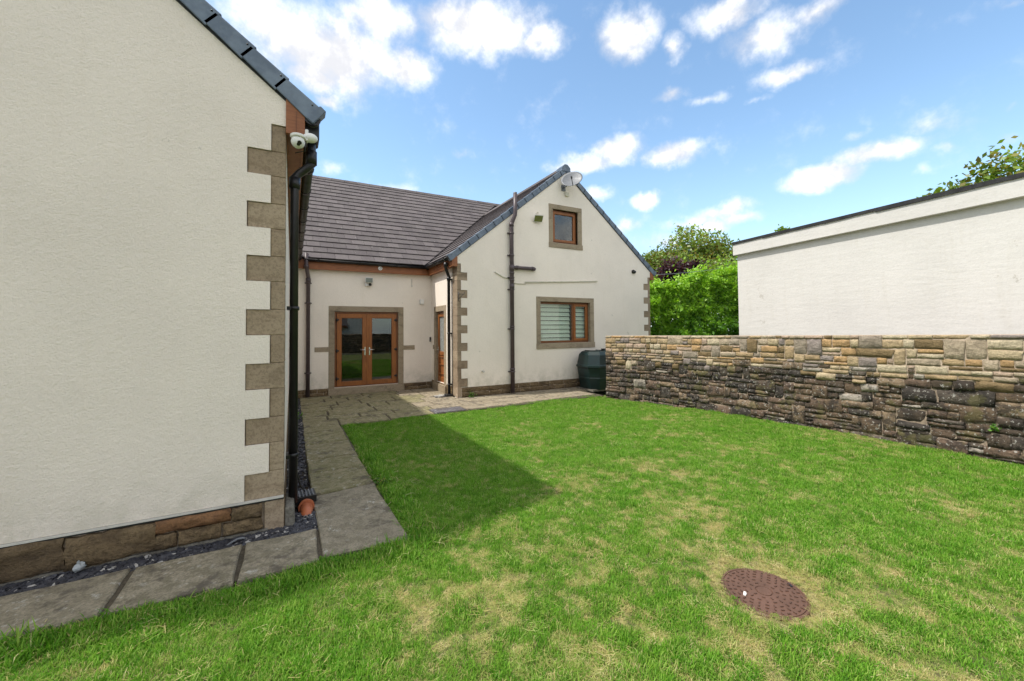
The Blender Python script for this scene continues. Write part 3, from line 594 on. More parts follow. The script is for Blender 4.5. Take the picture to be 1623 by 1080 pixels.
fo = MB(); fo.hexa([(-.04, YA-.02, .0), (.035, YA-.03, .0), (.04, YA+.2, .0), (-.04, YA+.2, .0), (-.04, YA-.01, .23), (.025, YA-.01, .22), (.03, YA+.2, .27), (-.04, YA+.2, .28)]); fo.build('footing', M['footing'], house, .008)

# --- middle wall with the french doors, side wall with the door, wing gable
FO = (1.01, 2.69, .173, 2.225)                   # french opening
sr = 3.50
poly_slab('wall', rect(XA, XC, .19, sr), [rect(FO[0]-.07, FO[1]+.07, .195, FO[3]+.07)], lambda a, b, d: (a, YB+d, b), .22, M['cream2'], house)
DO = (10.66, 11.38, .20, 2.23)
poly_slab('wall', rect(YD+.33, YB, .24, sr), [rect(DO[0]-.07, DO[1]+.07, .245, DO[3]+.07)], lambda a, b, d: (XC+d, a, b), .2, M['cream2'], house)
W1 = (6.60, 7.50, 4.20, 5.18); W2 = (6.15, 7.92, 1.31, 2.49)
zd = eaveD-.15; xr = (XC+XE)/2
left = step_edge(QD, XC, 1, .272, .102, .25); right = step_edge(QD, XE, -1, .31, .12, .25)
o_ = [(XC, 3.39), (XC, zd), (xr, zd+SL*(xr-XC)), (XE, zd), (XE, 3.39)]+right
if o_[-1][1] > .251: o_.append((o_[-1][0], .25))
ll = left[::-1]
if ll[0][1] > .251: ll = [(ll[0][0], .25)]+ll
o_ += ll
poly_slab('wall', o_, [rect(W1[0]-.05, W1[1]+.05, W1[2]-.05, W1[3]+.05), rect(W2[0]-.05, W2[1]+.05, W2[2]-.05, W2[3]+.05)], lambda a, b, d: (a, YD-FR+d, b), FR, M['cream2'], house)
poly_slab('wall', [(XC+.01, -.1), (XC+.01, zd-.02), (xr, zd-.02+SL*(xr-XC)), (XE-.01, zd-.02), (XE-.01, -.1)], [rect(*W1), rect(*W2)], lambda a, b, d: (a, YD+.03+d, b), .191, M['cream2'], house)
MB().box(XE-.22, XE-.003, YD+.23, 16, -.1, 3.5).build('wall', M['cream2'], house)
# plinth courses of the middle wall and the wing
def plinth_run(x0, x1, z0, z1, nrow, yface, place=None):
    h = (z1-z0)/nrow
    for r_ in range(nrow):
        x = x0-(0 if r_ % 2 else .12)
        while x < x1-.02:
            w = random.uniform(.26, .52); a, b = max(x, x0), min(x+w, x1)
            if b-a > .04:
                i = random.randrange(8)
                if place: place(a+.004, b-.004, z0+h*r_+.004, z0+h*(r_+1)-.004, i)
                else: rock(a+.004, b-.004, z0+h*r_+.004, z0+h*(r_+1)-.004, yface, .06, M['plinth'], house, i, proud=.012)
            x += w
plinth_run(3.785, 10.3, .0, .245, 2, YD)
plinth_run(XA, .855, -.02, .185, 2, YB)
plinth_run(2.855, XC, -.02, .185, 2, YB)
MB().box(XC, XE-.1, YD+.002, YD+.1, -.1, .249).build('mortar_bed', M['mortar'], house)
MB().box(XA, XC, YB+.003, YB+.1, -.1, .189).build('mortar_bed', M['mortar'], house)
MB().box(XC+.004, XC+.2, YD+.35, YB, -.1, .239).build('plinth', M['plinth'], house)

# --- stone surrounds
def surround(x0, x1, z0, z1, jw, lh, sh, y0, depth, sill_out=.02, proud=.006):
    """jambs, lintel and sill around an opening x0..x1, z0..z1 in a wall that faces -Y"""
    MB().box(x0-jw, x1+jw, y0-proud-FR, y0+depth, z1, z1+lh).build('lintel', M['surround'], house, .004)
    MB().box(x0-jw-.005, x1+jw+.012, y0-proud-FR-sill_out, y0+depth, z0-sh, z0).build('sill', M['surround'], house, .005)
    for a, b in ((x0-jw, x0), (x1, x1+jw)): MB().box(a, b, y0-proud-FR, y0+depth, z0+.001, z1-.001).build('jamb', M['surround'], house, .004)
surround(*W1, .145, .135, .145, YD, .16); surround(*W2, .145, .135, .16, YD, .16)
surround(*FO, .148, .148, .185, YB+FR, .16, .045)
# door in the side wall (faces -X)
MB().box(XC-.010, XC+.16, DO[0]-.17, DO[1]+.15, DO[3], DO[3]+.155).build('lintel', M['surround'], house, .004)
MB().box(XC-.05, XC+.16, DO[0]-.19, DO[1]+.17, -.03, DO[2]).build('door_step', M['surround'], house, .006)
for a, b in ((DO[0]-.17, DO[0]), (DO[1], DO[1]+.15)): MB().box(XC-.010, XC+.16, a, b, DO[2]+.001, DO[3]-.001).build('jamb', M['surround'], house, .004)
# short string-course stones beside the doors
MB().box(.53, FO[0]-.15, YB-.012, YB+.05, 1.155, 1.28).build('string_stone', M['surround'], house, .004)
MB().box(FO[1]+.15, 3.16, YB-.012, YB+.05, 1.145, 1.27).build('string_stone', M['surround'], house, .004)
MB().box(XC-.012, XC+.05, DO[1]+.152, DO[1]+.25, 1.15, 1.27).build('string_stone', M['surround'], house, .004)

# --- rooms behind the glass
def room(x0, x1, y0, y1, z0, z1, n_open):
    bm = bmesh.new(); bmesh.ops.create_cube(bm, size=1, matrix=Matrix.Translation(((x0+x1)/2, (y0+y1)/2, (z0+z1)/2)) @ Matrix.Diagonal((x1-x0, y1-y0, z1-z0, 1)))
    bm.faces.ensure_lookup_table(); bmesh.ops.delete(bm, geom=[f for f in bm.faces if f.normal.dot(Vector(n_open)) > .9], context='FACES'); bmesh.ops.reverse_faces(bm, faces=bm.faces[:])
    me = bpy.data.meshes.new('room'); bm.to_mesh(me); bm.free(); link('room', me, M['room'], house)
room(.3, 3.4, YB+.221, YB+3.5, .15, 2.6, (0, -1, 0)); room(W1[0]-.5, W1[1]+.5, YD+.223, YD+2.4, 3.9, 5.3, (0, -1, 0)); room(W2[0]-.5, W2[1]+.8, YD+.223, YD+2.5, .7, 2.6, (0, -1, 0))

# --- frames
def frame(name, x0, x1, z0, z1, y0, y1, w, mat, parent, wb=None):
    wb = wb or w; m = MB()
    m.box(x0, x0+w, y0, y1, z0, z1).box(x1-w, x1, y0, y1, z0, z1).box(x0+w, x1-w, y0, y1, z1-w, z1).box(x0+w, x1-w, y0, y1, z0, z0+wb); return m.build(name, mat, parent, .004)
def pane(x0, x1, z0, z1, y, parent):
    m = MB(); m.box(x0, x1, y, y+.006, z0, z1); return m.build('pane', M['glass'], parent)
# french doors
fd = frame('door_frame', FO[0]+.002, FO[1]-.002, FO[2]+.002, FO[3]-.002, YB+.05, YB+.12, .05, M['wood_dark'], house, .04)
xm = 1.845
for lf, (a, b, hx) in enumerate(((FO[0]+.058, xm-.006, xm-.06), (xm+.006, FO[1]-.058, xm+.06))):
    dl_ = frame('door', a, b, FO[2]+.045, FO[3]-.055, YB+.030, YB+.09, .115, M['wood'], house)
    frame('glazing_bead', a+.112, b-.112, FO[2]+.157, FO[3]-.167, YB+.036, YB+.06, .014, M['wood_dark'], dl_)
    pane(a+.11, b-.11, FO[2]+.155, FO[3]-.165, YB+.055, dl_)
    h = MB(); h.box(hx-.016, hx+.016, YB+.018, YB+.031, 1.03, 1.25); s = -1 if lf == 0 else 1
    h.tube([(hx, YB+.02, 1.18), (hx, YB-.03, 1.18), (hx+s*.012, YB-.035, 1.18), (hx+s*.125, YB-.035, 1.178)], .009, 8); h.disc((hx, YB+.016, 1.085), .012, .012, 10, 'Y'); h.build('handle', M['chrome'], dl_)
    ex = a if lf == 0 else b
    for zz in (.42, 1.17, 2.0):
        hh = MB(); hh.tube([(ex, YB+.018, zz-.05), (ex, YB+.018, zz+.05)], .013, 8); hh.box(ex-.055 if lf else ex-.03, ex+.03 if lf else ex+.055, YB+.020, YB+.032, zz-.02, zz+.02); hh.build('hinge', M['black'], dl_)
MB().box(xm-.022, xm+.022, YB+.022, YB+.0295, FO[2]+.05, FO[3]-.06).build('astragal', M['wood'], house, .003)
# upper window: single sash
uf = frame('window', W1[0]+.002, W1[1]-.002, W1[2]+.002, W1[3]-.002, YD+.085, YD+.15, .055, M['wood_dark'], house)
frame('sash', W1[0]+.05, W1[1]-.05, W1[2]+.05, W1[3]-.05, YD+.065, YD+.13, .07, M['wood'], uf)
pane(W1[0]+.11, W1[1]-.11, W1[2]+.11, W1[3]-.11, YD+.095, uf)
# lower window: fixed light and side-hung sash, blinds behind
lf_ = frame('window', W2[0]+.002, W2[1]-.002, W2[2]+.002, W2[3]-.002, YD+.085, YD+.15, .06, M['wood_dark'], house)
MB().box(7.31, 7.375, YD+.083, YD+.149, W2[2]+.06, W2[3]-.06).build('mullion', M['wood_dark'], lf_, .003)
frame('sash', 7.36, W2[1]-.045, W2[2]+.045, W2[3]-.045, YD+.065, YD+.125, .075, M['wood'], lf_)
pane(W2[0]+.05, 7.32, W2[2]+.05, W2[3]-.05, YD+.10, lf_); pane(7.43, W2[1]-.115, W2[2]+.115, W2[3]-.115, YD+.095, lf_)
nb = 9
for a, b in ((W2[0]+.02, 7.29), (7.40, W2[1]-.03)):
    for i in range(nb):
        z0 = W2[2]+.03+i*(W2[3]-W2[2]-.06)/nb; m = MB(); hh = (W2[3]-W2[2]-.06)/nb
        m.hexa([(a, YD+.162, z0), (b, YD+.162, z0+random.uniform(-.003, .003)), (b, YD+.165, z0), (a, YD+.165, z0), (a, YD+.205, z0+hh*.86), (b, YD+.205, z0+hh*.86), (b, YD+.208, z0+hh*.86), (a, YD+.208, z0+hh*.86)]); m.build('blind_slat', M['blind'], lf_)
# side door
sdr = empty('door', (XC+.1, (DO[0]+DO[1])/2, DO[2])); attach(sdr, house)
def framex(name, y0, y1, z0, z1, x0, x1, w, mat, parent, wb=None):
    wb = wb or w; m = MB(); m.box(x0, x1, y0, y0+w, z0, z1).box(x0, x1, y1-w, y1, z0, z1).box(x0, x1, y0+w, y1-w, z1-w, z1).box(x0, x1, y0+w, y1-w, z0, z0+wb); return m.build(name, mat, parent, .004)
framex('door_frame', DO[0]+.002, DO[1]-.002, DO[2]+.002, DO[3]-.002, XC+.06, XC+.13, .05, M['wood_dark'], sdr)
framex('leaf_frame', DO[0]+.05, DO[1]-.05, DO[2]+.04, DO[3]-.05, XC+.045, XC+.11, .10, M['wood'], sdr, .14)
MB().box(XC+.047, XC+.108, DO[0]+.149, DO[1]-.149, 1.0, 1.10).build('lock_rail', M['wood'], sdr, .003)
MB().box(XC+.075, XC+.083, DO[0]+.14, DO[1]-.14, 1.09, DO[3]-.14).build('pane', M['frost'], sdr)
MB().box(XC+.07, XC+.09, DO[0]+.14, DO[1]-.14, DO[2]+.17, 1.01).build('panel', M['wood'], sdr)
for z0 in (.46, .72, .93): MB().box(XC+.040, XC+.08, DO[0]+.15, DO[1]-.15, z0, z0+.035).build('panel_moulding', M['wood'], sdr, .01, 2)
hh = MB(); hh.tube([(XC+.046, DO[1]-.1, 1.15), (XC, DO[1]-.1, 1.15), (XC, DO[1]-.2, 1.15)], .009, 8); hh.box(XC+.036, XC+.046, DO[1]-.115, DO[1]-.085, 1.04, 1.25); hh.build('handle', M['chrome'], sdr)
MB().box(XC+.13, XC+.19, DO[0]-.07, DO[1]+.07, .1, 2.35).build('room', M['room'], sdr)

# --- roofs: deck, tiles, ridge, verge
def plane_frame(o, xd, u): xd, u = Vector(xd).normalized(), Vector(u).normalized(); n_ = xd.cross(u); return Matrix(((xd.x, u.x, n_.x, o[0]), (xd.y, u.y, n_.y, o[1]), (xd.z, u.z, n_.z, o[2]), (0, 0, 0, 1)))
EO = .20                                                   # tiles overhang the wall by this much
yE = YB-EO; zE = eaveB-SL*EO; YR = 16.2; zR = zE+SL*(YR-yE)
FB = plane_frame((0, yE, zE), (1, 0, 0), (0, CS, SN))       # middle roof, face towards the camera
xEd = XC-EO; zEd = eaveD-SL*EO; FDl = plane_frame((xEd, 0, zEd), (0, -1, 0), (CS, 0, SN))
def deck(name, F, a0, a1, b0, b1, th=.10, off=-.03, pts=None):
    m = MB(); q = [(a0, b0), (a1, b0), (a1, b1), (a0, b1)]
    m.hexa([F @ Vector((a, b, off-th)) for a, b in q]+[F @ Vector((a, b, off)) for a, b in q]); return m.build(name, M['lead'], house)
LB = (YR-yE)/CS; LD = (xr-xEd)/CS
roofB = deck('roof', FB, -4.4, 9.0, .06, LB); FBb = plane_frame((0, 2*YR-yE, zE), (-1, 0, 0), (0, -CS, SN)); deck('roof', FBb, -9.0, 4.4, .06, LB)
yV = YD-.045                                                # front edge of the wing roof
roofD = deck('roof', FDl, -15.4, -(yV+.02), .06, LD); FDr = plane_frame((XE+EO, 0, zEd), (0, 1, 0), (-CS, 0, SN)); roofD2 = deck('roof', FDr, yV+.02, 15.4, .06, LD)
xEa = XA+EO+.03; zEa = eaveA-SL*(EO+.03); FAr = plane_frame((xEa, 0, zEa), (0, 1, 0), (-CS, 0, SN)); FAl = plane_frame((2*XRA-xEa, 0, zEa), (0, -1, 0), (CS, 0, SN)); LA = (xEa-XRA)/CS
vA = YA-.05
roofA = deck('roof', FAr, vA+.03, 16.5, .06, LA); deck('roof', FAl, -16.5, -(vA+.03), .06, LA)
GAU, TW, TT = .309, .335, .026
def tile_bm(bm, w, L=.355, mtx=None, g_=.0025):
    vs = []
    for yy, xx in ((0, g_), (0, w-g_), (L, w-g_), (L, g_)):
        b = TT*(1-yy/GAU); vs.append((xx, yy, b))
    vs += [(x_, y_, z_+TT) for x_, y_, z_ in vs]
    V_ = [bm.verts.new(mtx @ Vector(v_) if mtx else v_) for v_ in vs]; fs = []
    for f in ((3, 2, 1, 0), (4, 5, 6, 7), (0, 1, 5, 4), (1, 2, 6, 5), (2, 3, 7, 6), (3, 0, 4, 7)): fs.append(bm.faces.new([V_[i] for i in f]))
    return V_, fs
bm = bmesh.new(); tile_bm(bm, TW); TM = bpy.data.meshes.new('tile'); bm.to_mesh(TM); bm.free()
cand = []
nrow = int(LB/GAU)
for r_ in range(nrow+1):
    s0 = r_*GAU; k = 0
    for cI in range(-2, 30):
        x0 = cI*TW-(TW/2 if r_ % 2 else 0)
        xv = xEd+(s0+.15)*CS                      # valley line at this row
        if x0 > xv+.45 or s0+.33 > LB+.2: continue
        cut = x0+TW > xEd+s0*CS-.07
        vis = x0+TW > .035*(yE+s0*CS)-.02
        cand.append((r_, x0, s0, cut, vis))
whole = [q for q in cand if not q[3] and q[4]][:270]; cutl = [q for q in cand if q[3] and q[4]][:28]; rest = [q for q in cand if q not in whole and q not in cutl]
def jit(): return Matrix.Translation((random.uniform(-.0015, .0015), random.uniform(-.004, .004), random.uniform(0, .003))) @ Matrix.Rotation(random.uniform(-.004, .004), 4, 'Z')
for (r_, x0, s0, cut, vis) in whole: link('roof_tile', TM, M['tile'], roofB, FB @ Matrix.Translation((x0, s0, -.012)) @ jit())
def clipped(bm, x0, s0):
    tile_bm(bm, TW, mtx=FB @ Matrix.Translation((x0, s0, -.012)))
VC = Vector((xEd-.055, yE, 0)); VN = Vector((1, -1, 0)).normalized()
for (r_, x0, s0, cut, vis) in cutl:
    bm = bmesh.new(); clipped(bm, x0, s0); bmesh.ops.bisect_plane(bm, geom=bm.verts[:]+bm.edges[:]+bm.faces[:], plane_co=VC, plane_no=VN, clear_outer=True)
    if len(bm.faces) < 3: bm.free(); continue
    bmesh.ops.holes_fill(bm, edges=bm.edges[:]); me = bpy.data.meshes.new('roof_tile'); bm.to_mesh(me); bm.free(); link('roof_tile', me, M['tile'], roofB)
bm = bmesh.new()
for (r_, x0, s0, cut, vis) in rest: clipped(bm, x0, s0)
bmesh.ops.bisect_plane(bm, geom=bm.verts[:]+bm.edges[:]+bm.faces[:], plane_co=VC, plane_no=VN, clear_outer=True)
me = bpy.data.meshes.new('roof_tiles'); bm.to_mesh(me); bm.free(); tag(link('roof_tiles', me, M['tile'], roofB), kind='stuff')
# wing: the slope towards the valley is seen edge-on, its tiles are one piece
bm = bmesh.new()
for r_ in range(int(LD/GAU)+1):
    y = yV+.02+(TW/2 if r_ % 2 else 0)-TW/2
    ymax = yE+r_*GAU*CS+.6
    while y < min(ymax, 15.6):
        tile_bm(bm, TW, mtx=FDl @ Matrix.Translation((-(y+TW), r_*GAU, -.012+random.uniform(0, .003)))); y += TW
bmesh.ops.bisect_plane(bm, geom=bm.verts[:]+bm.edges[:]+bm.faces[:], plane_co=(xEd+.055, yE, 0), plane_no=(-VN.x, -VN.y, 0), clear_outer=True)
bmesh.ops.bisect_plane(bm, geom=bm.verts[:]+bm.edges[:]+bm.faces[:], plane_co=(0, yV+.02, 0), plane_no=(0, -1, 0), clear_outer=True)
me = bpy.data.meshes.new('roof_tiles'); bm.to_mesh(me); bm.free(); tag(link('roof_tiles', me, M['tile'], roofD), kind='stuff')
# eave courses of the near wing, seen from below
bm = bmesh.new()
for r_ in range(3):
    y = vA+.04-(TW/2 if r_ % 2 else 0)
    while y < 12.4: tile_bm(bm, TW, mtx=FAr @ Matrix.Translation((max(y, vA+.03), r_*GAU, -.012+random.uniform(0, .012)))); y += TW
me = bpy.data.meshes.new('roof_tiles'); bm.to_mesh(me); bm.free(); tag(link('roof_tiles', me, M['tile'], roofA), kind='stuff')
bm = bmesh.new()
for r_ in range(int(LD/GAU)+1):
    y = yV+.02
    while y < 13: tile_bm(bm, TW, mtx=FDr @ Matrix.Translation((y, r_*GAU, -.012))); y += TW
me = bpy.data.meshes.new('roof_tiles'); bm.to_mesh(me); bm.free(); tag(link('roof_tiles', me, M['tile'], roofD2), kind='stuff')
# ridge tiles
def ridge_tile(p0, p1, side, parent, r=.0):
    p0, p1 = Vector(p0), Vector(p1); side = Vector(side); up_ = Vector((0, 0, 1)); m = MB()
    prof = [(-.13, -.085), (-.03, .03), (.03, .03), (.13, -.085), (.13, -.105), (.025, .008), (-.025, .008), (-.13, -.105)]
    m.loft([[p+side*a+up_*b for a, b in prof] for p in (p0, p1)]); return m.build('ridge_tile', M['tile'], parent, .003)
x = -1.0
while x < 9.0: ridge_tile((x+.004, YR, zR+.035+random.uniform(0, .006)), (x+.446, YR, zR+.035), (0, 1, 0), roofB); x += .45
zrD = zEd+SL*(xr-xEd); y = yV+.30
while y < 15.3: ridge_tile((xr, y+.004, zrD+.035), (xr, y+.446, zrD+.035), (1, 0, 0), roofD); y += .45
# dry-verge caps
def verge_caps(F, flip, n, y_at, parent, skip=0):
    """interlocking verge units up a gable edge; F: roof frame whose first axis runs along the ridge, y_at: its coordinate at the gable"""
    s = flip
    for i in range(skip, n):
        b0, b1 = i*GAU-.012, (i+1)*GAU+.018; k = random.uniform(-.002, .002)
        def P(a, b, c): return F @ Vector((y_at+s*a, b, c))
        m = MB(); zt0, zt1 = .040+k, .024+k; d0, d1 = -.125, -.112
        prof = lambda zt, d: [(-.022, d), (-.022, zt-.012), (-.010, zt), (.075, zt), (.075, zt-.02), (-.006, zt-.02), (-.006, d)]
        r0 = [P(a, b0, c) for a, c in prof(zt0, d0)]; r1 = [P(a, b1, c) for a, c in prof(zt1, d1)]; m.loft([r0, r1]); o = m.build('verge_cap', M['verge'], parent, .004, 2)
        MB().sphere(P(-.023, b0+.05, .0), .008, n=8).build('fixing_stud', M['black'], o)
verge_caps(FAr, 1, int(LA/GAU)-4, vA+.022, roofA)
verge_caps(FDl, -1, int(LD/GAU)+1, -(yV+.022), roofD)
verge_caps(FDr, 1, int(LD/GAU)+1, yV+.022, roofD2)
def eave_closer(F, flip, y_at, parent):
    P = lambda a, b, c: F @ Vector((y_at+flip*a, b, c)); m = MB()
    m.hexa([P(-.03, -.07, -.125), P(.09, -.07, -.125), P(.09, -.005, -.125), P(-.03, -.005, -.125), P(-.03, -.07, .045), P(.09, -.07, .045), P(.09, -.005, .048), P(-.03, -.005, .048)]); m.build('verge_end_cap', M['verge'], parent, .006, 2)
eave_closer(FAr, 1, vA+.022, roofA); eave_closer(FDl, -1, -(yV+.022), roofD); eave_closer(FDr, 1, yV+.022, roofD2)
m = MB(); m.loft([[(xr+a, y_, zrD+b) for a, b in ((-.15, -.13), (-.15, -.01), (-.05, .085), (.05, .085), (.15, -.01), (.15, -.13))] for y_ in (yV-.015, yV+.30)]); m.build('ridge_end_cap', M['verge'], roofD, .008, 2)
# lead valley between the two slopes
m = MB(); a0, a1 = Vector((xEd-.02, yE-.02, zE-.02)), Vector((xr, yE+(xr-xEd), zrD-.02)); sd_ = Vector((1, -1, 0)).normalized()*.17
m.hexa([a0-sd_-Vector((0, 0, .03)), a0+sd_-Vector((0, 0, .03)), a1+sd_-Vector((0, 0, .03)), a1-sd_-Vector((0, 0, .03)), a0-sd_*.6+Vector((0, 0, -.012)), a0+sd_*.6+Vector((0, 0, -.012)), a1+sd_*.6+Vector((0, 0, -.012)), a1-sd_*.6+Vector((0, 0, -.012))]); m.build('valley_lining', M['lead'], roofB)

# --- fascias, soffits, gutters
FO_ = .14
zfA, zfB = 3.43, 3.31
MB().box(XA+FO_-.02, XA+FO_, YA+.02, YB-.15, zfA, zfA+.245).build('fascia_board', M['fascia'], house)
MB().box(XA+.002, XA+FO_-.021, YA+.02, YB-.15, zfA+.01, zfA+.022).build('soffit', M['fascia'], house)
m = MB(); m.hexa([(XA-.002, YA-.035, zfA-.012), (XA+FO_+.004, YA-.035, zfA-.012), (XA+FO_+.004, YA+.018, zfA-.012), (XA-.002, YA+.018, zfA-.012), (XA-.002, YA-.035, zu+.02), (XA+FO_+.004, YA-.035, zu-.09), (XA+FO_+.004, YA+.018, zu-.09), (XA-.002, YA+.018, zu+.02)]); m.build('eave_box', M['fascia'], house, .003)
MB().box(XA+.075, XA+.080, YA-.039, YA-.034, zfA, zu-.08).build('eave_box_joint', M['wood_dark'], house)
MB().box(XA+FO_+.01, XC-FO_, YB-FO_, YB-FO_+.02, zfB, zfB+.25).build('fascia_board', M['fascia'], house)
MB().box(XA+FO_, XC-.01, YB-FO_+.021, YB-.002, zfB+.01, zfB+.022).build('soffit', M['fascia'], house)
MB().box(XC-FO_, XC-FO_+.02, YD+.02, YB-FO_+.02, zfB, zfB+.25).build('fascia_board', M['fascia'], house)
MB().box(XC-FO_+.021, XC-.002, YD+.02, YB-FO_, zfB+.01, zfB+.022).build('soffit', M['fascia'], house)
for x0, s in ((XC, -1), (XE, 1)):
    m = MB(); xo = x0+s*(FO_+.004); a, b = sorted((x0-s*.002, xo)); za, zb = (zd-.09, zd+.02) if s < 0 else (zd+.02, zd-.09)
    zl = zfB+.0
    m.hexa([(a, YD-.035, zl), (b, YD-.035, zl), (b, YD+.018, zl), (a, YD+.018, zl), (a, YD-.035, za), (b, YD-.035, zb), (b, YD+.018, zb), (a, YD+.018, za)]); m.build('eave_box', M['fascia'], house, .003)
MB().box(XE+FO_-.02, XE+FO_, YD+.02, 15, zfB, zfB+.25).build('fascia_board', M['fascia'], house)
def gutter(p0, p1, out, brackets=.9, bracket0=.3):
    """half-round gutter from p0 to p1, open upwards; out: unit vector away from the fascia"""
    p0, p1, out = Vector(p0), Vector(p1), Vector(out); d = (p1-p0); L = d.length; d.normalize(); up_ = Vector((0, 0, 1)); R1, R2 = .062, .057
    arc = [(math.cos(math.pi+math.pi*i/10)*R1, math.sin(math.pi+math.pi*i/10)*R1) for i in range(11)]+[(math.cos(-math.pi*i/10)*R2, math.sin(-math.pi*i/10)*R2) for i in range(11)]
    m = MB(); m.loft([[p+out*a+up_*b for a, b in arc] for p in (p0, p1)], smooth=True); gt = m.build('gutter', M['gutter_under'], house)
    s = bracket0
    while s < L-.05:
        q = p0+d*s; rr = [(math.cos(math.pi+math.pi*i/8)*(R1+.009), math.sin(math.pi+math.pi*i/8)*(R1+.009)) for i in range(9)]; m = MB()
        pr = rr+[(R1-.004, .004), (-(R1+.009), .004)]
        m.loft([[w_+out*a+up_*b for a, b in pr] for w_ in (q-d*.024, q+d*.024)]); m.build('gutter_bracket', M['black'], gt); s += brackets
    for e in (p0, p1):
        m = MB(); m.loft([[e+d*t_+out*a*1.12+up_*b*1.12 for a, b in arc[:11]] for t_ in (-.012, .012)]); m.build('gutter_stop_end', M['black'], gt)
    return gt
xg = XA+FO_+.062
gutter((xg, YA-.02, 3.60), (xg, 11.6, 3.57), (1, 0, 0), .8, .45)
yg = YB-FO_-.062
gB = gutter((.30, yg, 3.555), (XC-FO_-.01, yg, 3.545), (0, -1, 0), 1.0)
gC = gutter((XC-FO_-.062, YD-.03, 3.545), (XC-FO_-.062, yg, 3.545), (-1, 0, 0), .8)
for gq in (gB, gC): gq.material_slots[0].material = M['black']
def pipe_run(name, pts, r, mat, joints=(), wall=None, jr=1.28, clips=()):
    o = MB().tube(pts, r, 16).build(name, mat, house)
    for (p, h) in joints: p = Vector(p); MB().tube([p-Vector((0, 0, h/2)), p+Vector((0, 0, h/2))], r*jr, 16).build('pipe_socket', mat, o)
    for p, w_ in clips:
        p = Vector(p); w_ = Vector(w_); m = MB(); m.tube([p-Vector((0, 0, .016)), p+Vector((0, 0, .016))], r*1.22, 14); s_ = w_.cross(Vector((0, 0, 1)))
        m.box(-.5, .5, -.5, .5, -.5, .5, Matrix.Translation(p+w_*r*1.1) @ Matrix.Diagonal((abs(s_.x)*r*3.4+abs(w_.x)*.03+.004, abs(s_.y)*r*3.4+abs(w_.y)*.03+.004, .03, 1))); m.build('pipe_clip', M['black'] if mat is M['black'] else mat, o)
    return o
# black downpipe at the near corner
px, py = .018, 4.13
pipe_run('downpipe', [(xg, py-.02, 3.56), (xg, py-.02, 3.24), (xg-.05, py-.01, 3.19), (px+.04, py, 3.15), (px, py, 3.10), (px, py, .20)], .036, M['black'], [((px, py, 3.05), .1), ((xg, py-.02, 3.30), .12)], clips=[((px, py, 1.92), (-1, 0, 0)), ((px, py, .62), (-1, 0, 0))])
MB().box(xg-.06, xg+.06, py-.12, py+.10, 3.44, 3.58).build('gutter_outlet', M['black'], house, .01)
# brown downpipe beside the french doors
bx = .345
pipe_run('downpipe', [(bx-.02, yg-.01, 3.70), (bx-.02, yg-.01, 3.36), (bx+.03, YB-.07, 3.10), (bx+.03, YB-.07, .02)], .047, M['brown_pipe'], [((bx+.03, YB-.07, 3.02), .10), ((bx-.02, yg-.01, 3.36), .07)], clips=[((bx+.03, YB-.07, 2.95), (0, 1, 0)), ((bx+.03, YB-.07, 2.43), (0, 1, 0)), ((bx+.03, YB-.07, .62), (0, 1, 0))])
# black downpipe beside the side door
cx_, cy_ = XC-.075, 10.06
pipe_run('downpipe', [(XC-FO_-.062, 9.93, 3.44), (XC-FO_-.062, 9.93, 3.30), (cx_, cy_, 3.10), (cx_, cy_, .05)], .040, M['black'], [((cx_, cy_, 3.04), .09), ((XC-FO_-.062, 9.93, 3.38), .11)], clips=[((cx_, cy_, 3.03), (1, 0, 0)), ((cx_, cy_, 1.62), (1, 0, 0)), ((cx_, cy_, .30), (1, 0, 0))])
MB().tube([(XC-.02, cy_-.11, 3.0), (XC-.02, cy_-.11, .28), (XC-.03, cy_-.13, .05)], .006, 6).build('wall_cable', M['black'], house)
# brown soil stack with its vent and branch
sx_, sy_ = 5.195, YD-.10
st_ = pipe_run('soil_pipe', [(sx_, sy_, .03), (sx_, sy_, 4.52), (sx_+.02, sy_-.02, 4.62), (sx_+.075, sy_-.06, 4.78), (sx_+.085, sy_-.065, 4.88), (sx_+.085, sy_-.065, 5.36)], .056, M['brown_pipe'],
    [((sx_, sy_, 4.53), .10), ((sx_, sy_, 3.36), .16), ((sx_, sy_, 3.22), .04), ((sx_, sy_, 3.03), .05), ((sx_, sy_, 2.86), .14), ((sx_, sy_, 1.78), .04), ((sx_, sy_, .65), .05)], jr=1.16,
    clips=[((sx_, sy_, 4.30), (0, 1, 0)), ((sx_, sy_, 3.70), (0, 1, 0)), ((sx_, sy_, 3.10), (0, 1, 0)), ((sx_, sy_, 2.78), (0, 1, 0)), ((sx_, sy_, 1.72), (0, 1, 0)), ((sx_, sy_, .58), (0, 1, 0))])
MB().tube([(sx_, sy_, 3.37), (sx_+.15, sy_, 3.375), (sx_+.66, sy_, 3.375), (sx_+.72, sy_+.02, 3.375), (sx_+.745, sy_+.12, 3.375)], .05, 14).build('branch_pipe', M['brown_pipe'], st_)
for dx in (.13, .62): MB().tube([(sx_+dx, sy_, 3.375), (sx_+dx+.07, sy_, 3.375)], .058, 14).build('pipe_socket', M['brown_pipe'], st_)
MB().tube([(sx_+.085, sy_-.065, 5.355), (sx_+.085, sy_-.065, 5.40)], .05, 14).build('vent_cowl', M['grey_metal'], st_)
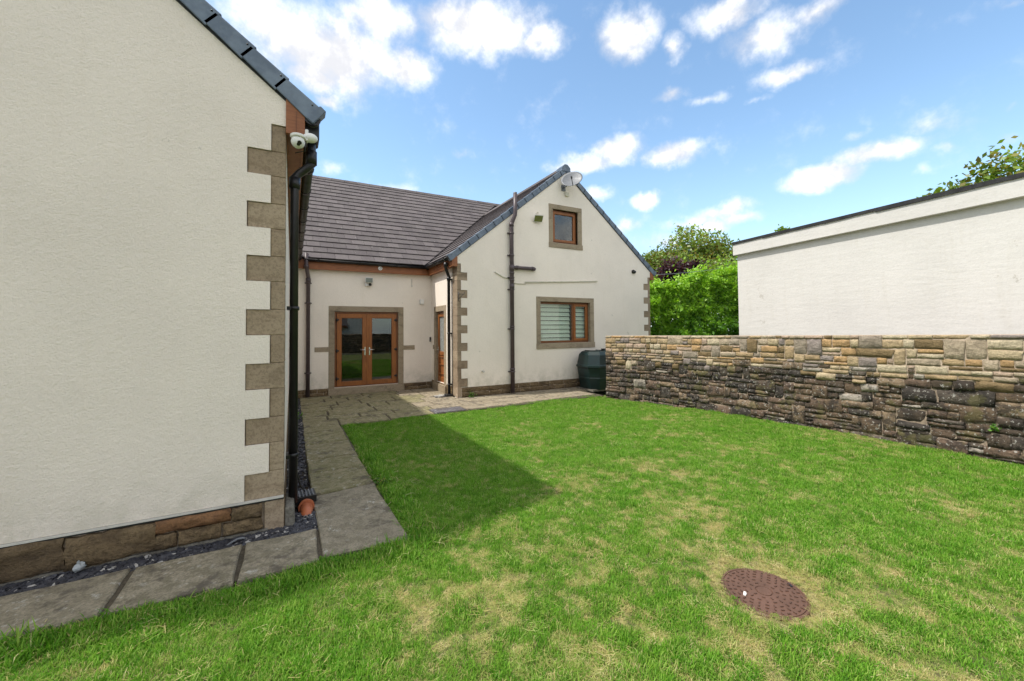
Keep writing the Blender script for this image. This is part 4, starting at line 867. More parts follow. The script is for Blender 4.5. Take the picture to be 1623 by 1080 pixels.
# painted trunking and waste pipes on the wing gable
for pts, r in (([(4.72, YD-.03, 3.235), (4.98, YD-.03, 3.105), (5.13, YD-.03, 3.085)], .017), ([(5.26, YD-.03, 2.955), (5.66, YD-.03, 2.955)], .012), ([(5.64, YD-.04, 3.0), (8.17, YD-.04, 3.155), (8.2, YD, 3.155)], .021)):
    MB().tube(pts, r, 10).build('waste_pipe', M['trunk_cream'], house)
MB().box(7.03, 7.16, YD-.06, YD-.01, 5.60, 5.72).build('vent_cover', M['trunk_cream'], house, .01)
MB().disc((4.35, YD-.05, .63), .028, .08, 12, 'Y').build('outside_tap_plate', M['bead'], house)

# ------------------------------------------------------------------ fittings on the house
def vpole(o): return o
d = tag(empty('satellite_dish', (7.0, YD, 5.95)), 'grey oval satellite dish fixed near the apex of the far gable', 'satellite dish')
cdir = Vector((-.62, -.62, .48)).normalized(); rg = cdir.cross(Vector((0, 0, 1))).normalized(); ug = rg.cross(cdir); cen = Vector((7.03, YD-.36, 6.0))
tilt_ = Matrix.Rotation(math.radians(10), 3, cdir); rg = tilt_ @ rg; ug = tilt_ @ ug
m = MB(); rings = []
for sgn in (0, 1):
    for i in range(7) if sgn == 0 else range(6, -1, -1):
        r_ = .02+.29*i/6; dep = .06*(r_/.31)**2+(0 if sgn == 0 else -.006); rings.append([cen+rg*math.cos(q*2*math.pi/28)*r_+ug*math.sin(q*2*math.pi/28)*r_*.93+cdir*(dep-.05) for q in range(28)])
m.loft(rings, smooth=True); m.build('reflector', M['grey_metal'], d)
tip = cen+cdir*.24-ug*.22
MB().tube([cen-ug*.28+cdir*.01, tip], .011, 8).build('feed_arm', M['black'], d); MB().tube([tip-cdir*.03, tip+cdir*.05-ug*.02], .024, 10).build('feed_horn', M['black'], d)
MB().tube([(6.98, YD-.012, 5.84), (6.98, YD-.17, 5.84), (6.98, YD-.20, 5.90), tuple(cen-cdir*.07)], .019, 10).box(6.91, 7.05, YD-FR-.014, YD-FR+.004, 5.74, 5.92).build('wall_bracket', M['grey_metal'], d)

def floodlight(loc, rz, tilt, label, glass, w=.20, h=.15, pir=True):
    e_ = tag(empty('floodlight', loc), label, 'floodlight', 'security floodlights on the house walls'); B = Matrix.Translation(loc) @ Matrix.Rotation(rz, 4, 'Z')
    Hm = B @ Matrix.Translation((0, -.10, .03)) @ Matrix.Rotation(tilt, 4, 'X')
    m = MB(); m.hexa([Hm @ Vector(p) for p in ((-w/2, -.04, -h/2), (w/2, -.04, -h/2), (w*.35, .05, -h*.3), (-w*.35, .05, -h*.3), (-w/2, -.04, h/2), (w/2, -.04, h/2), (w*.35, .05, h*.3), (-w*.35, .05, h*.3))]); m.build('housing', M['white_plastic'], e_, .006, 2)
    MB().box(-w*.43, w*.43, -.047, -.036, -h*.40, h*.40, Hm).build('lamp_glass', glass, e_, .002)
    MB().box(-.03, .03, -.06, 0, -.02, .05, B).build('bracket', M['white_plastic'], e_, .004)
    if pir:
        MB().box(-.09, .0, -.055, 0, -.13, -.05, B).build('sensor_base', M['white_plastic'], e_, .006); MB().sphere(B @ Vector((.035, -.07, -.09)), .042).smooth().build('sensor_eye', M['lens'], e_)
    return e_
floodlight((1.87, YB, 3.07), 0, math.radians(12), 'white floodlight with black motion sensor above the french doors', M['frost'])
floodlight((6.06, YD-FR, 4.78), math.radians(-12), math.radians(38), 'tilted floodlight with yellowish glass left of the upper window', M['lamp_glass'], .27, .22, False)
MB_ = MB().sphere((6.08, YD-.03, 4.99), .03, (1, .8, .8)).smooth().build('light_sensor', M['trunk_cream']); tag(MB_, 'small cream sensor knob above the tilted floodlight', 'sensor')
e_ = tag(empty('wall_lamp', (9.70, YD, 3.54)), 'small dark round lamp on the right side of the far gable', 'lamp')
MB().disc((9.70, YD-.03, 3.54), .06, .05, 16, 'Y').build('base', M['black'], e_, .006); MB().sphere((9.71, YD-.06, 3.525), .07, (1, .8, .75)).smooth().build('shade', M['black'], e_)
# dome camera and white bulkhead lamp under the near eave
e_ = tag(empty('security_camera', (.03, YA, 3.40)), 'white dome security camera under the near eave corner', 'camera')
cc = Vector((.040, YA-.085, 3.335))
MB().disc(cc+Vector((0, .0, .045)), .060, .025, 24).build('mount_plate', M['white_plastic'], e_, .005); MB().sphere(cc, .055).smooth().build('housing', M['white_plastic'], e_)
ld = Vector((.10, -.85, -.52)).normalized()
for off, r_ in ((Vector((.012, 0, .014)), .017), (Vector((-.004, 0, -.022)), .013)):
    MB().disc(cc+(ld+off*9).normalized()*.053, r_, .01, 14, axis=(ld+off*9).to_track_quat('Z', 'Y').to_matrix().to_4x4()).build('lens', M['lens'], e_)
MB().tube([cc+Vector((.06, .02, .04)), cc+Vector((.055, .04, -.05)), cc+Vector((-.02, .075, -.07))], .004, 6).build('cable', M['black'], e_)
m = MB(); m.sphere((XA+FO_+.045, YA-.06, 3.40), .048, (1.25, .9, .85)).smooth(); lm = m.build('eave_lamp', M['white_plastic']); tag(lm, 'white rounded lamp beside the dome camera at the gutter end', 'lamp')
MB().box(XA+FO_+.004, XA+FO_+.03, YA-.09, YA-.03, 3.36, 3.46).build('mount', M['white_plastic'], lm, .006)
# small boxes on the middle wall
e_ = tag(empty('alarm_disc', (2.16, YB-FO_, 3.44)), 'round white disc with black mark on the brown fascia', 'alarm')
MB().disc((2.16, YB-FO_-.012, 3.435), .058, .024, 24, 'Y').build('body', M['white_plastic'], e_, .004)
m = MB(); yq = YB-FO_-.0265
for q in range(7):
    a = math.radians(-200+q*33); b = math.radians(-200+(q+1)*33); m.tube([(2.16+.026*math.cos(a), yq, 3.43+.026*math.sin(a)), (2.16+.026*math.cos(b), yq, 3.43+.026*math.sin(b))], .004, 6)
m.box(2.170, 2.184, yq-.003, yq+.003, 3.425, 3.468); m.build('printed_mark', M['lens'], e_)
bxx = MB().box(3.31, 3.43, YB-.06, YB-.001, 2.475, 2.61).build('sensor_box', M['white_plastic'], None, .012, 2); tag(bxx, 'small square white box on the wall left of the side door', 'sensor')
MB().box(3.315, 3.425, YB-.056, YB-.006, 2.464, 2.474).build('base_grille', M['bead'], bxx)
m = MB().box(3.60, 3.645, YB-.035, YB-.001, 1.36, 1.50).build('doorbell', M['lens'], None, .008, 2); tag(m, 'black video doorbell in the corner by the side door', 'doorbell'); MB().disc((3.6225, YB-.038, 1.395), .014, .006, 14, 'Y').build('button', M['grey_metal'], m)
MB().tube([(3.08, YB-.01, 3.20), (3.08, YB-.012, 3.03)], .008, 6).box(3.065, 3.10, YB-.02, YB, 2.97, 3.02).build('old_conduit', M['bead'], house)
hk = MB(); hk.tube([(XC+.03, YD-.02, 2.66), (XC+.03, YD-.03, 2.44), (XC+.06, YD-.03, 2.42)], .008, 6).tube([(XC+.03, YD-.02, 2.62), (XC+.14, YD-.12, 2.60), (XC+.15, YD-.12, 2.66)], .008, 6).tube([(XC+.03, YD-.02, 2.48), (XC+.12, YD-.10, 2.60)], .006, 6); tag(hk.build('hanging_bracket', M['black']), 'black iron hanging-basket bracket on the far corner quoins', 'bracket')
# ------------------------------------------------------------------ drains, tank, cover, litter
g_ = tag(empty('drain_gully', (.12, 4.3, .05)), 'black grated drain hopper over an orange clay pipe at the near corner', 'drain')
m = MB(); B = Matrix.Translation((.105, 4.40, .165)) @ Matrix.Rotation(math.radians(4), 4, 'Z')
m.box(-.105, .105, -.10, -.085, -.06, 0, B).box(-.105, .105, .085, .10, -.06, 0, B).box(-.105, -.09, -.085, .085, -.06, 0, B).box(.09, .105, -.085, .085, -.06, 0, B).build('hopper', M['black'], g_)
MB().box(-.09, .09, -.085, .085, -.058, -.05, B).build('hopper_floor', M['black'], g_)
for i in range(7): MB().box(-.095+i*.0285, -.083+i*.0285, -.088, .088, -.012, .006, B).build('grate_bar', M['grey_metal'], g_)
for yy in (-.04, .01, .05): MB().box(-.09, .09, yy, yy+.012, -.010, .003, B).build('grate_bar', M['grey_metal'], g_)
m = MB(); m.tube([(.13, 4.42, .07), (.13, 4.27, .085)], .058, 20).tube([(.13, 4.29, .083), (.13, 4.25, .087)], .068, 20).tube([(.13, 4.26, .086), (.128, 4.16, .05), (.126, 4.12, .0)], .053, 20); m.build('clay_pipe', M['clay'], g_)
MB().tube([(px+.02, py+.02, .5), (px+.06, py+.1, .3), (.13, 4.48, .15)], .006, 6).build('cable', M['black'], g_)
g_ = tag(empty('drain_hopper', (3.45, 10.0, 0)), 'black drain hopper at the foot of the downpipe by the side door', 'drain')
MB().box(3.47, 3.66, 9.93, 10.12, .0, .06).build('hopper', M['black'], g_, .012); MB().box(3.20, 3.47, 9.93, 10.20, -.03, .008).build('gravel_pocket', M['slate_chip'], g_)
for i, (a, b, s) in enumerate(((3.25, 10.05, .05), (3.34, 9.98, .06), (3.42, 10.08, .045), (3.38, 10.13, .04))):
    o = link('pale_cobble', rock_mesh('cobble_%d' % i, 4, 4, i, .4, .2), M['pale_chip'], None, Matrix.Translation((a, b, .02)) @ Matrix.Diagonal((s*2.2, s*1.6, s, 1))); tag(o, 'pale cobble lying in the drain pocket by the side door', 'stone', 'cobbles in the drain pocket')
# oil tank
tk = tag(empty('oil_tank', (7.85, 9.1, 0)), 'dark green plastic heating-oil tank between far gable and stone wall end', 'tank')
def octo(x0, x1, y0, y1, c, z): return [(x0+c, y0, z), (x1-c, y0, z), (x1, y0+c, z), (x1, y1-c, z), (x1-c, y1, z), (x0+c, y1, z), (x0, y1-c, z), (x0, y0+c, z)]
X0, X1, Y0, Y1 = 7.16, 8.55, 8.62, 9.55
m = MB(); m.loft([octo(X0+.13, X1-.13, Y0+.08, Y1-.04, .17, .03), octo(X0+.05, X1-.05, Y0+.03, Y1-.02, .20, .34), octo(X0+.055, X1-.055, Y0+.034, Y1-.022, .20, .36), octo(X0+.05, X1-.05, Y0+.03, Y1-.02, .20, .38), octo(X0+.01, X1-.01, Y0, Y1, .22, .62), octo(X0-.02, X1+.02, Y0-.02, Y1+.01, .22, .64), octo(X0-.02, X1+.02, Y0-.02, Y1+.01, .22, .69), octo(X0+.01, X1-.01, Y0, Y1, .22, .71), octo(X0+.05, X1-.05, Y0+.04, Y1-.03, .22, .98), octo(X0+.12, X1-.12, Y0+.12, Y1-.1, .2, 1.07)]); m.build('body', M['tank'], tk, .006, 2)
for xx in (7.50, 7.9, 8.2): MB().box(xx, xx+.05, Y0+.14, Y1-.14, 1.06, 1.09).build('top_rib', M['tank'], tk, .01)
MB().disc((8.0, 9.1, 1.10), .11, .06, 20).build('filler_cap', M['black'], tk, .008)
MB().box(7.26, 8.5, 8.75, 9.5, -.02, .031).build('tank_base', M['footing'], tk)
# manhole cover
mh_ = tag(empty('manhole_cover', (MH[0], MH[1], .06)), 'round brown plastic manhole cover set in the lawn', 'manhole cover')
zc_ = float(lawn_z(np.array([MH[0]]), np.array([MH[1]]))[0])-.006; TLT = Matrix.Translation((MH[0], MH[1], zc_)) @ Matrix.Rotation(math.radians(1.2), 4, 'X') @ Matrix.Rotation(math.radians(28), 4, 'Z')
m = MB(); m.loft([[TLT @ Vector((r_*math.cos(q*2*math.pi/56), r_*math.sin(q*2*math.pi/56), z_)) for q in range(56)] for r_, z_ in ((.246, -.05), (.246, -.004), (.242, .0), (.232, .0), (.230, -.005), (.226, -.005), (.224, .0), (.05, .002), (.048, -.003), (.044, -.003), (.042, .003))]); m.build('cover', M['manhole'], mh_)
for r_, n_ in ((.075, 10), (.11, 16), (.145, 22), (.175, 26), (.206, 32)):
    for i in range(n_):
        a = 2*math.pi*(i+.5*(r_ > .1))/n_; k = Matrix.Rotation(a, 4, 'Z') @ Matrix.Translation((r_, 0, .0045)) @ Matrix.Rotation(math.pi/2 if i % 2 else 0, 4, 'Z'); MB().box(-.0095, .0095, -.0035, .0035, -.004, .002, TLT @ k).build('raised_stud', M['manhole_dark'], mh_)
MB().box(-.018, .018, -.006, .006, -.003, .003, TLT @ Matrix.Translation((.16, -.14, .002)) @ Matrix.Rotation(.6, 4, 'Z')).build('key_slot', M['lens'], mh_)
o = link('bird_dropping', rock_mesh('dropping', 4, 4, 3, .3, .2, .3), M['white_plastic'], None, TLT @ Matrix.Translation((-.10, .10, .005)) @ Matrix.Diagonal((.035, .016, .006, 1))); tag(o, 'small white splash on the brown manhole cover', 'dropping')
# litter by the near gable
lt = tag(empty('plastic_litter', (-1.27, 3.9, .1)), 'crumpled clear plastic litter at the foot of the near gable', 'litter')
m = MB(); m.sphere((-1.27, 3.905, .115), .026, (1.2, .9, .95), 14)
for v_ in m.bm.verts: v_.co += Vector((1, .6, 1))*mnoise.noise(v_.co*55)*.013
m.build('crumpled_body', M['lead_grey'], lt)
m = MB(); m.hexa([(-1.285, 3.90, .13), (-1.262, 3.895, .13), (-1.26, 3.898, .131), (-1.283, 3.903, .131), (-1.278, 3.895, .158), (-1.268, 3.892, .165), (-1.267, 3.894, .166), (-1.277, 3.897, .159)]); m.build('torn_flap', M['lead_grey'], lt)
m = MB(); pts = [(-.44, 3.84, .062), (-.40, 3.845, .085), (-.36, 3.85, .10), (-.325, 3.852, .098), (-.31, 3.853, .085)]; m.tube(pts, .008, 8).tube([(p[0], p[1]+.012, p[2]-.004) for p in pts], .008, 8); tag(m.build('plastic_strip', M['grey_metal']), 'bent pale plastic strip lying in the slate chippings', 'litter')

# ------------------------------------------------------------------ boundary wall of rubble stone
sw = tag(empty('stone_wall', (7.5, 4.0, 0)), 'rubble stone garden wall with pale new top courses over blackened old stone', 'wall')
WT = [(7.95, 1.535), (5.75, 1.55), (3.54, 1.58), (1.39, 1.612), (-3, 1.63)]
def wtop(y): return float(np.interp(-y, [-a for a, b in WT], [b for a, b in WT]))
def wbase(y): return float(lawn_z(np.array([wall_x(y)]), np.array([y]))[0])-.02
# arc length along the wall
PL = [Vector((wall_x(7.95-.05*i), 7.95-.05*i)) for i in range(210)]; SA = [0.]
for a, b in zip(PL, PL[1:]): SA.append(SA[-1]+(b-a).length)
def at_s(s):
    k = min(len(PL)-2, max(0, int(np.searchsorted(SA, s)-1))); f = (s-SA[k])/(SA[k+1]-SA[k]); p = PL[k].lerp(PL[k+1], f); a, b = PL[max(0, k-5)], PL[min(len(PL)-1, k+6)]; return p, (b-a).normalized()
STOT = SA[-1]
TH = .36
def wall_core(off, zlo, zhi, mat, name):
    bm = bmesh.new(); prev = None
    for i in range(0, len(PL), 3):
        p, d = at_s(SA[i]) if i else (PL[0], (PL[4]-PL[0]).normalized()); nrm = Vector((-d.y, d.x)); nrm = nrm if nrm.x > 0 else -nrm
        a, b = p+nrm*off, p+nrm*(TH-off*.1); z0, z1 = zlo(SA[i], p.y), zhi(SA[i], p.y)
        cur = [bm.verts.new((a.x, a.y, z0)), bm.verts.new((a.x, a.y, z1)), bm.verts.new((b.x, b.y, z1)), bm.verts.new((b.x, b.y, z0))]
        if prev:
            for q in range(4): bm.faces.new((prev[q], prev[(q+1) % 4], cur[(q+1) % 4], cur[q]))
        else: bm.faces.new(cur)
        prev = cur
    bm.faces.new(prev[::-1]); bmesh.ops.recalc_face_normals(bm, faces=bm.faces[:]); me = bpy.data.meshes.new(name); bm.to_mesh(me); bm.free(); link(name, me, mat, sw)
mid = lambda s: .92+.012*s+.02*math.sin(s*2.1)
wall_core(.030, lambda q, y: wbase(y)-.25, lambda q, y: mid(q)-.001, M['old_mortar'], 'mortar_core')
wall_core(.016, lambda q, y: mid(q), lambda q, y: wtop(y)-.008, M['mortar'], 'mortar_core')
RN = [rock_mesh('new_stone_%d' % i, 5, 3, i+1, .22, .10, .05) for i in range(12)]; RO = [rock_mesh('old_stone_%d' % i, 5, 3, i+70, .36, .20, .10) for i in range(16)]
rs = random.Random(11); stones = []
def lay(zlo, zhi, hmin, hmax, lmin, lmax, old):
    """bands of rubble: a few courses, some split in two thin stones, filling zlo(s)..zhi(s)"""
    n = 7 if not old else 9; hs = [rs.uniform(hmin, hmax) for _ in range(n)]; tot = sum(hs); cuts = [0.]
    for h in hs: cuts.append(cuts[-1]+h/tot)
    free = [[] for _ in range(n+1)]
    for r_ in range(n):
        s = 0.0; bl = sorted(free[r_])
        while s < STOT-.03:
            hit = [q for q in bl if q[0]-.04 <= s < q[1]]
            if hit: s = max(q[1] for q in hit); continue
            nxt = min([q[0] for q in bl if q[0] > s]+[STOT]); L = rs.uniform(lmin, lmax)*(1.0 if rs.random() > .25 else .55); e = s+L
            if nxt-e < .09: e = nxt if nxt-s < lmax*1.35 else s+(nxt-s)/2
            e = min(e, nxt); span = 1
            if r_+1 < n and rs.random() < .20 and e-s > .13: span = 2; free[r_+1].append((s, e))
            sm = (s+e)/2; lo, hi = zlo(sm), zhi(sm); za, zb = lo+(hi-lo)*cuts[r_], lo+(hi-lo)*cuts[min(n, r_+span)]
            if zb-za > .10 and rs.random() < (.22 if old else .18) and span == 1:
                zm = (za+zb)/2+rs.uniform(-.015, .015); k = s+(e-s)*rs.uniform(.35, .65) if e-s > .34 and rs.random() < .5 else None
                if k: stones.extend([(s, k, za, zm, old), (k, e, za, zm, old), (s, e, zm, zb, old)])
                else: stones.extend([(s, e, za, zm, old), (s, e, zm, zb, old)])
            else: stones.append((s, e, za, zb, old))
            s = e
base = lambda s: wbase(at_s(s)[0].y)-.03
lay(base, mid, .05, .15, .11, .40, True); lay(mid, lambda s: wtop(at_s(s)[0].y)-.006, .055, .15, .11, .36, False)
def stone_mtx(s0, e, za, zb, old):
    p, d = at_s((s0+e)/2); nrm = Vector((-d.y, d.x)); nrm = nrm if nrm.x > 0 else -nrm; gp = .010 if not old else .002; dep = .10; pr = rs.uniform(-.004, .014) if not old else rs.uniform(-.012, .022)
    c = p+nrm*(dep/2+.004-pr); ax = -d if (Vector((-d.x, -d.y)).x*0 or True) else d
    # local x along the wall, local -y towards the lawn
    X = Vector((d.x, d.y, 0)); Yv = Vector((nrm.x, nrm.y, 0)); Z = Vector((0, 0, 1))
    if X.cross(Yv).z < 0: X = -X
    m = Matrix(((X.x, Yv.x, 0, c.x), (X.y, Yv.y, 0, c.y), (0, 0, 1, (za+zb)/2), (0, 0, 0, 1)))
    return m @ (Matrix.Rotation(rs.uniform(-.03, .03), 4, 'Y') if old else Matrix.Identity(4)) @ Matrix.Diagonal((max(.03, e-s0-gp), dep, max(.02, zb-za-gp), 1))
def size_px(q):
    p, d = at_s((q[0]+q[1])/2); u_, v_, z_ = to_px(np.array([[p.x, p.y, (q[2]+q[3])/2]])); z_ = float(z_[0]); u_ = float(u_[0])
    return -1 if not math.isfinite(z_) or u_ > 1680 else (q[1]-q[0])*(q[3]-q[2])/(z_*z_)*abs(Vector((p.x, p.y)).normalized().cross(d))
stones.sort(key=size_px, reverse=True); nO = nN = 0; joined = []
for k, q in enumerate(stones):
    mtx = stone_mtx(*q); old = q[4]; mi = rs.randrange(10); mi = mi if not (old and mi in (9, 7, 4) and rs.random() < .6) else rs.choice((0, 1, 3, 5, 8))
    me = rs.choice(RO if old else RN); zmx = mid((q[0]+q[1])/2); old = old if abs((q[2]+q[3])/2-zmx) > .13 or rs.random() < .72 else not old
    if k < 300: link('wall_stone', me, (M_OLD if old else M_NEW)[mi], sw, mtx)
    else: joined.append((me, mtx, mi+(10 if old else 0)))
bm = bmesh.new()
for me, mtx, mi in joined:
    n0 = len(bm.verts); f0 = len(bm.faces); bm.from_mesh(me); bm.verts.ensure_lookup_table(); bm.faces.ensure_lookup_table()
    for v_ in bm.verts[n0:]: v_.co = mtx @ v_.co
    for f in bm.faces[f0:]: f.material_index = mi
me = bpy.data.meshes.new('small_wall_stones'); bm.to_mesh(me); bm.free()
for m_ in M_NEW+M_OLD: me.materials.append(m_)
o = bpy.data.objects.new('small_wall_stones', me); COL.objects.link(o); attach(o, sw); tag(o, kind='stuff')
# end face of the wall by the tank
for i in range(11):
    z0 = .0+i*.139; o = link('wall_stone', RO[i % 16] if i < 6 else RN[i % 12], (M_OLD if i < 6 else M_NEW)[(i*3) % 9], sw, Matrix.Translation((7.20, 7.945, z0+.07)) @ Matrix.Rotation(math.pi, 4, 'Z') @ Matrix.Diagonal((.30, .10, .128, 1)))

# ------------------------------------------------------------------ white rendered outbuilding beyond the wall
ob = tag(empty('outbuilding', (9.4, 3.0, 0)), 'white rendered flat-roofed outbuilding behind the stone wall', 'outbuilding')
c0, c1 = Vector((9.5, 6.01)), Vector((8.10, -2.6)); dv = (c1-c0).normalized(); nv = Vector((-dv.y, dv.x)); nv = nv if nv.x > 0 else -nv; LF = (c1-c0).length
def OBp(a, b, z): q = c0+dv*a+nv*b; return (q.x, q.y, z)
def obox(a0, a1, b0, b1, z0, z1): m = MB(); m.hexa([OBp(a0, b0, z0), OBp(a0, b1, z0), OBp(a1, b1, z0), OBp(a1, b0, z0), OBp(a0, b0, z1), OBp(a0, b1, z1), OBp(a1, b1, z1), OBp(a1, b0, z1)]); return m
obox(.0, LF, 0, 5, -.3, 3.50).build('wall', M['white_render'], ob)
obox(-.05, LF+.05, -.09, 5.05, 3.455, 3.735).build('fascia_band', M['white_render'], ob, .006)
obox(-.06, LF+.06, -.105, 5.06, 3.736, 3.775).build('roof_felt', M['felt'], ob)
# ragged lower edge of the felt drip
a = -.05; i = 0
while a < LF:
    w = rs.uniform(.25, .9); h = rs.uniform(.012, .035); m = MB(); m.hexa([OBp(a, -.112, 3.735-h), OBp(a, -.100, 3.735-h), OBp(a+w, -.100, 3.735-h*rs.uniform(.4, 1)), OBp(a+w, -.112, 3.735-h*rs.uniform(.4, 1)), OBp(a, -.112, 3.776), OBp(a, -.10, 3.776), OBp(a+w, -.10, 3.776), OBp(a+w, -.112, 3.776)]); m.build('felt_drip', M['felt'], ob); a += w
obox(.0, LF, -.004, .0, 1.30, 1.42).build('splash_band', M['white_render'], ob)

# ------------------------------------------------------------------ planting
def leaf_mesh(name, P, size, col, up_bias=.3, aspect=.5, two=True):
    """one small folded quad leaf per point"""
    n_ = len(P); r = np.random.default_rng(n_); nd = r.normal(size=(n_, 3)); nd[:, 2] += up_bias*2; nd /= np.linalg.norm(nd, axis=1)[:, None]
    t_ = r.normal(size=(n_, 3)); t_ -= nd*(t_*nd).sum(1)[:, None]; t_ /= np.linalg.norm(t_, axis=1)[:, None]; b_ = np.cross(nd, t_); L = (size*r.uniform(.6, 1.25, n_))[:, None]; Wd = L*aspect
    V_ = np.stack([P-t_*L*.5, P+b_*Wd*.5-nd*Wd*.12, P+t_*L*.5-nd*L*.12, P-b_*Wd*.5-nd*Wd*.12], 1).reshape(-1, 3); F_ = np.arange(n_*4).reshape(-1, 4); return np_mesh(name, V_, F_, np.repeat(col, 4, 0))
def pick(cols, n_, r, w=None): cols = np.array(cols); return cols[r.choice(len(cols), n_, p=w)]*r.uniform(.75, 1.25, (n_, 1))
# laurel hedge across the gap
hd = tag(empty('hedge', (15, 11.2, 0)), 'tall bright green laurel hedge between the far gable and the outbuilding', 'hedge')
h0, h1 = np.array([10.9, 12.9]), np.array([19.5, 9.3]); hv = h1-h0; HL = np.linalg.norm(hv); hv /= HL; hn = np.array([hv[1], -hv[0]]); hn = hn if hn[1] < 0 else -hn
r = np.random.default_rng(31); n_ = 62000; a = r.uniform(0, HL, n_); bump = (fbm(a, a*0, 1.4, 40)-.5)
ht = 3.05+1.28*np.clip((a-1.5)/6.0, 0, 1.2)+bump*.9+(vnoise(a, a*0, 5.5, 44)-.5)*.5
zz = ht*(1-r.uniform(0, 1, n_)**1.25); lobes = fbm(a*1.0, zz, 1.7, 50); dep = (lobes-.5)*1.15-r.exponential(.14, n_)+.35*np.clip((1-((zz/ht))**3), 0, 1)
top = r.uniform(0, 1, n_) < .14; zz = np.where(top, ht+r.normal(0, .10, n_), zz); dep = np.where(top, r.uniform(-.8, .1, n_), dep)
sh_ = (r.uniform(0, 1, n_) < .05); zz = np.where(sh_, ht+r.exponential(.14, n_), zz)
P_ = np.stack([h0[0]+hv[0]*a+hn[0]*dep, h0[1]+hv[1]*a+hn[1]*dep, zz], 1)
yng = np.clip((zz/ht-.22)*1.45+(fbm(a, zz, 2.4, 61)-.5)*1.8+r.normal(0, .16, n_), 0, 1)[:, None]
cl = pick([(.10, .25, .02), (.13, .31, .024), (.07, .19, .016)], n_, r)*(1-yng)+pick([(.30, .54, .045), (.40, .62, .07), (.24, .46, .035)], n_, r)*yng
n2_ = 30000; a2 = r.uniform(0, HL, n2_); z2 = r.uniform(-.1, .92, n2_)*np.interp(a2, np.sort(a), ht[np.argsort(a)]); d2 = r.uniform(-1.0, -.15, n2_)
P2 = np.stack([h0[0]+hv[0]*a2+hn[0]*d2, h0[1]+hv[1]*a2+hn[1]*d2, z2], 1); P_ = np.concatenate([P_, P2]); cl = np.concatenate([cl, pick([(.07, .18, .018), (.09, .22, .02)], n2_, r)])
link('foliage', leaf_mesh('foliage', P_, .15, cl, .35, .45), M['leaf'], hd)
for i in range(16):
    a_ = .3+i*HL/16; q = h0+hv*a_-hn*.5; MB().tube([(q[0], q[1], -.1), (q[0]+.05, q[1], 1.4), (q[0]-.05, q[1]+.1, 2.7)], [.05, .04, .02], 7).build('stem', M['bark'], hd)
def tree(label, x, y, H, R, cols, name='tree', n_=9000, leaf=.24, flat=.85, seed=1, cen_h=.62):
    tr_ = tag(empty(name, (x, y, 0)), label, 'tree'); r = np.random.default_rng(seed); m = MB(); m.tube([(x, y, -.2), (x+.1, y, H*.25), (x-.05, y+.1, H*.5), (x, y, H*.8)], [R*.07, R*.055, R*.04, R*.015], 9); ends = []
    for i in range(30):
        th = r.uniform(0, 6.283); ph = r.uniform(-.5, 1.0); rr = R*r.uniform(.55, 1.0); e = Vector((x+math.cos(th)*rr*math.cos(ph), y+math.sin(th)*rr*math.cos(ph), H*cen_h+math.sin(ph)*H*(1-cen_h)*r.uniform(.75, 1.0))); s = Vector((x, y, H*r.uniform(.28, .6))); mdl = s.lerp(e, .5)+Vector((0, 0, R*.08)); m.tube([s, mdl, e], [R*.022, R*.015, R*.005], 5); ends += [e, mdl.lerp(e, .5)]
    m.build('trunk', M['bark'], tr_); E_ = np.array(ends); k = r.integers(0, len(E_), n_); sg = r.uniform(.10, .24, len(E_))*R
    off = r.normal(size=(n_, 3)); off /= np.linalg.norm(off, axis=1)[:, None]; off *= (r.uniform(0, 1, n_)**.45*1.5)[:, None]*sg[k][:, None]; off[:, 2] *= .7
    P_ = E_[k]+off; P_ += r.normal(0, leaf*.5, (n_, 3)); tone = r.uniform(.65, 1.3, len(E_))[k][:, None]
    link('crown', leaf_mesh('crown', P_, leaf, pick(cols, n_, r)*tone, .3, .55), M['leaf'], tr_); return tr_
GR = [(.16, .26, .045), (.21, .31, .06), (.12, .20, .035), (.28, .32, .08)]
def at_px(u_, dist):
    dx = (u_-811.5)/FPX; q = fwd0+rt0*dx; q = q.normalized()*dist; return q.x, q.y
def top_z(u_, v_, dist):
    q = (fw+rt*((u_-811.5)/FPX)+up*((CY-v_)/FPX)); return EYE+dist*q.z/math.hypot(q.x, q.y)
def put(label, u_, v_, dist, R, cols, **k): x, y = at_px(u_, dist); tree(label, x, y, top_z(u_, v_, dist)*1.0, R, cols, **k)
put('large mixed green tree behind the hedge with rounded crown', 1092, 372, 36, 4.9, GR+[(.16, .13, .03)], seed=3, n_=42000, leaf=.26)
put('lighter green tree just right of the far gable verge', 1040, 398, 40, 2.6, [(.12, .21, .03), (.15, .23, .04), (.10, .17, .03)], seed=5, n_=16000, leaf=.26)
put('dark purple copper beech behind the hedge', 1078, 408, 29, 2.0, [(.055, .022, .038), (.075, .028, .045), (.035, .016, .026), (.10, .04, .05)], seed=7, n_=26000, leaf=.22, cen_h=.55)
put('green tree beside the far corner of the outbuilding', 1165, 402, 31, 2.6, GR, seed=9, n_=16000, leaf=.22)
put('distant low tree between the beech and the outbuilding', 1125, 418, 46, 3.4, GR, seed=10, n_=7000, leaf=.3)
put('bright green tree top showing over the outbuilding roof', 1274, 334, 24, 1.5, [(.13, .23, .03), (.17, .26, .04), (.10, .18, .025)], seed=11, n_=16000, leaf=.17)
put('leafy sycamore tree over the right end of the outbuilding', 1690, 220, 21, 3.1, [(.16, .26, .035), (.22, .31, .05), (.11, .19, .03), (.24, .22, .06)], seed=13, n_=22000, leaf=.2)
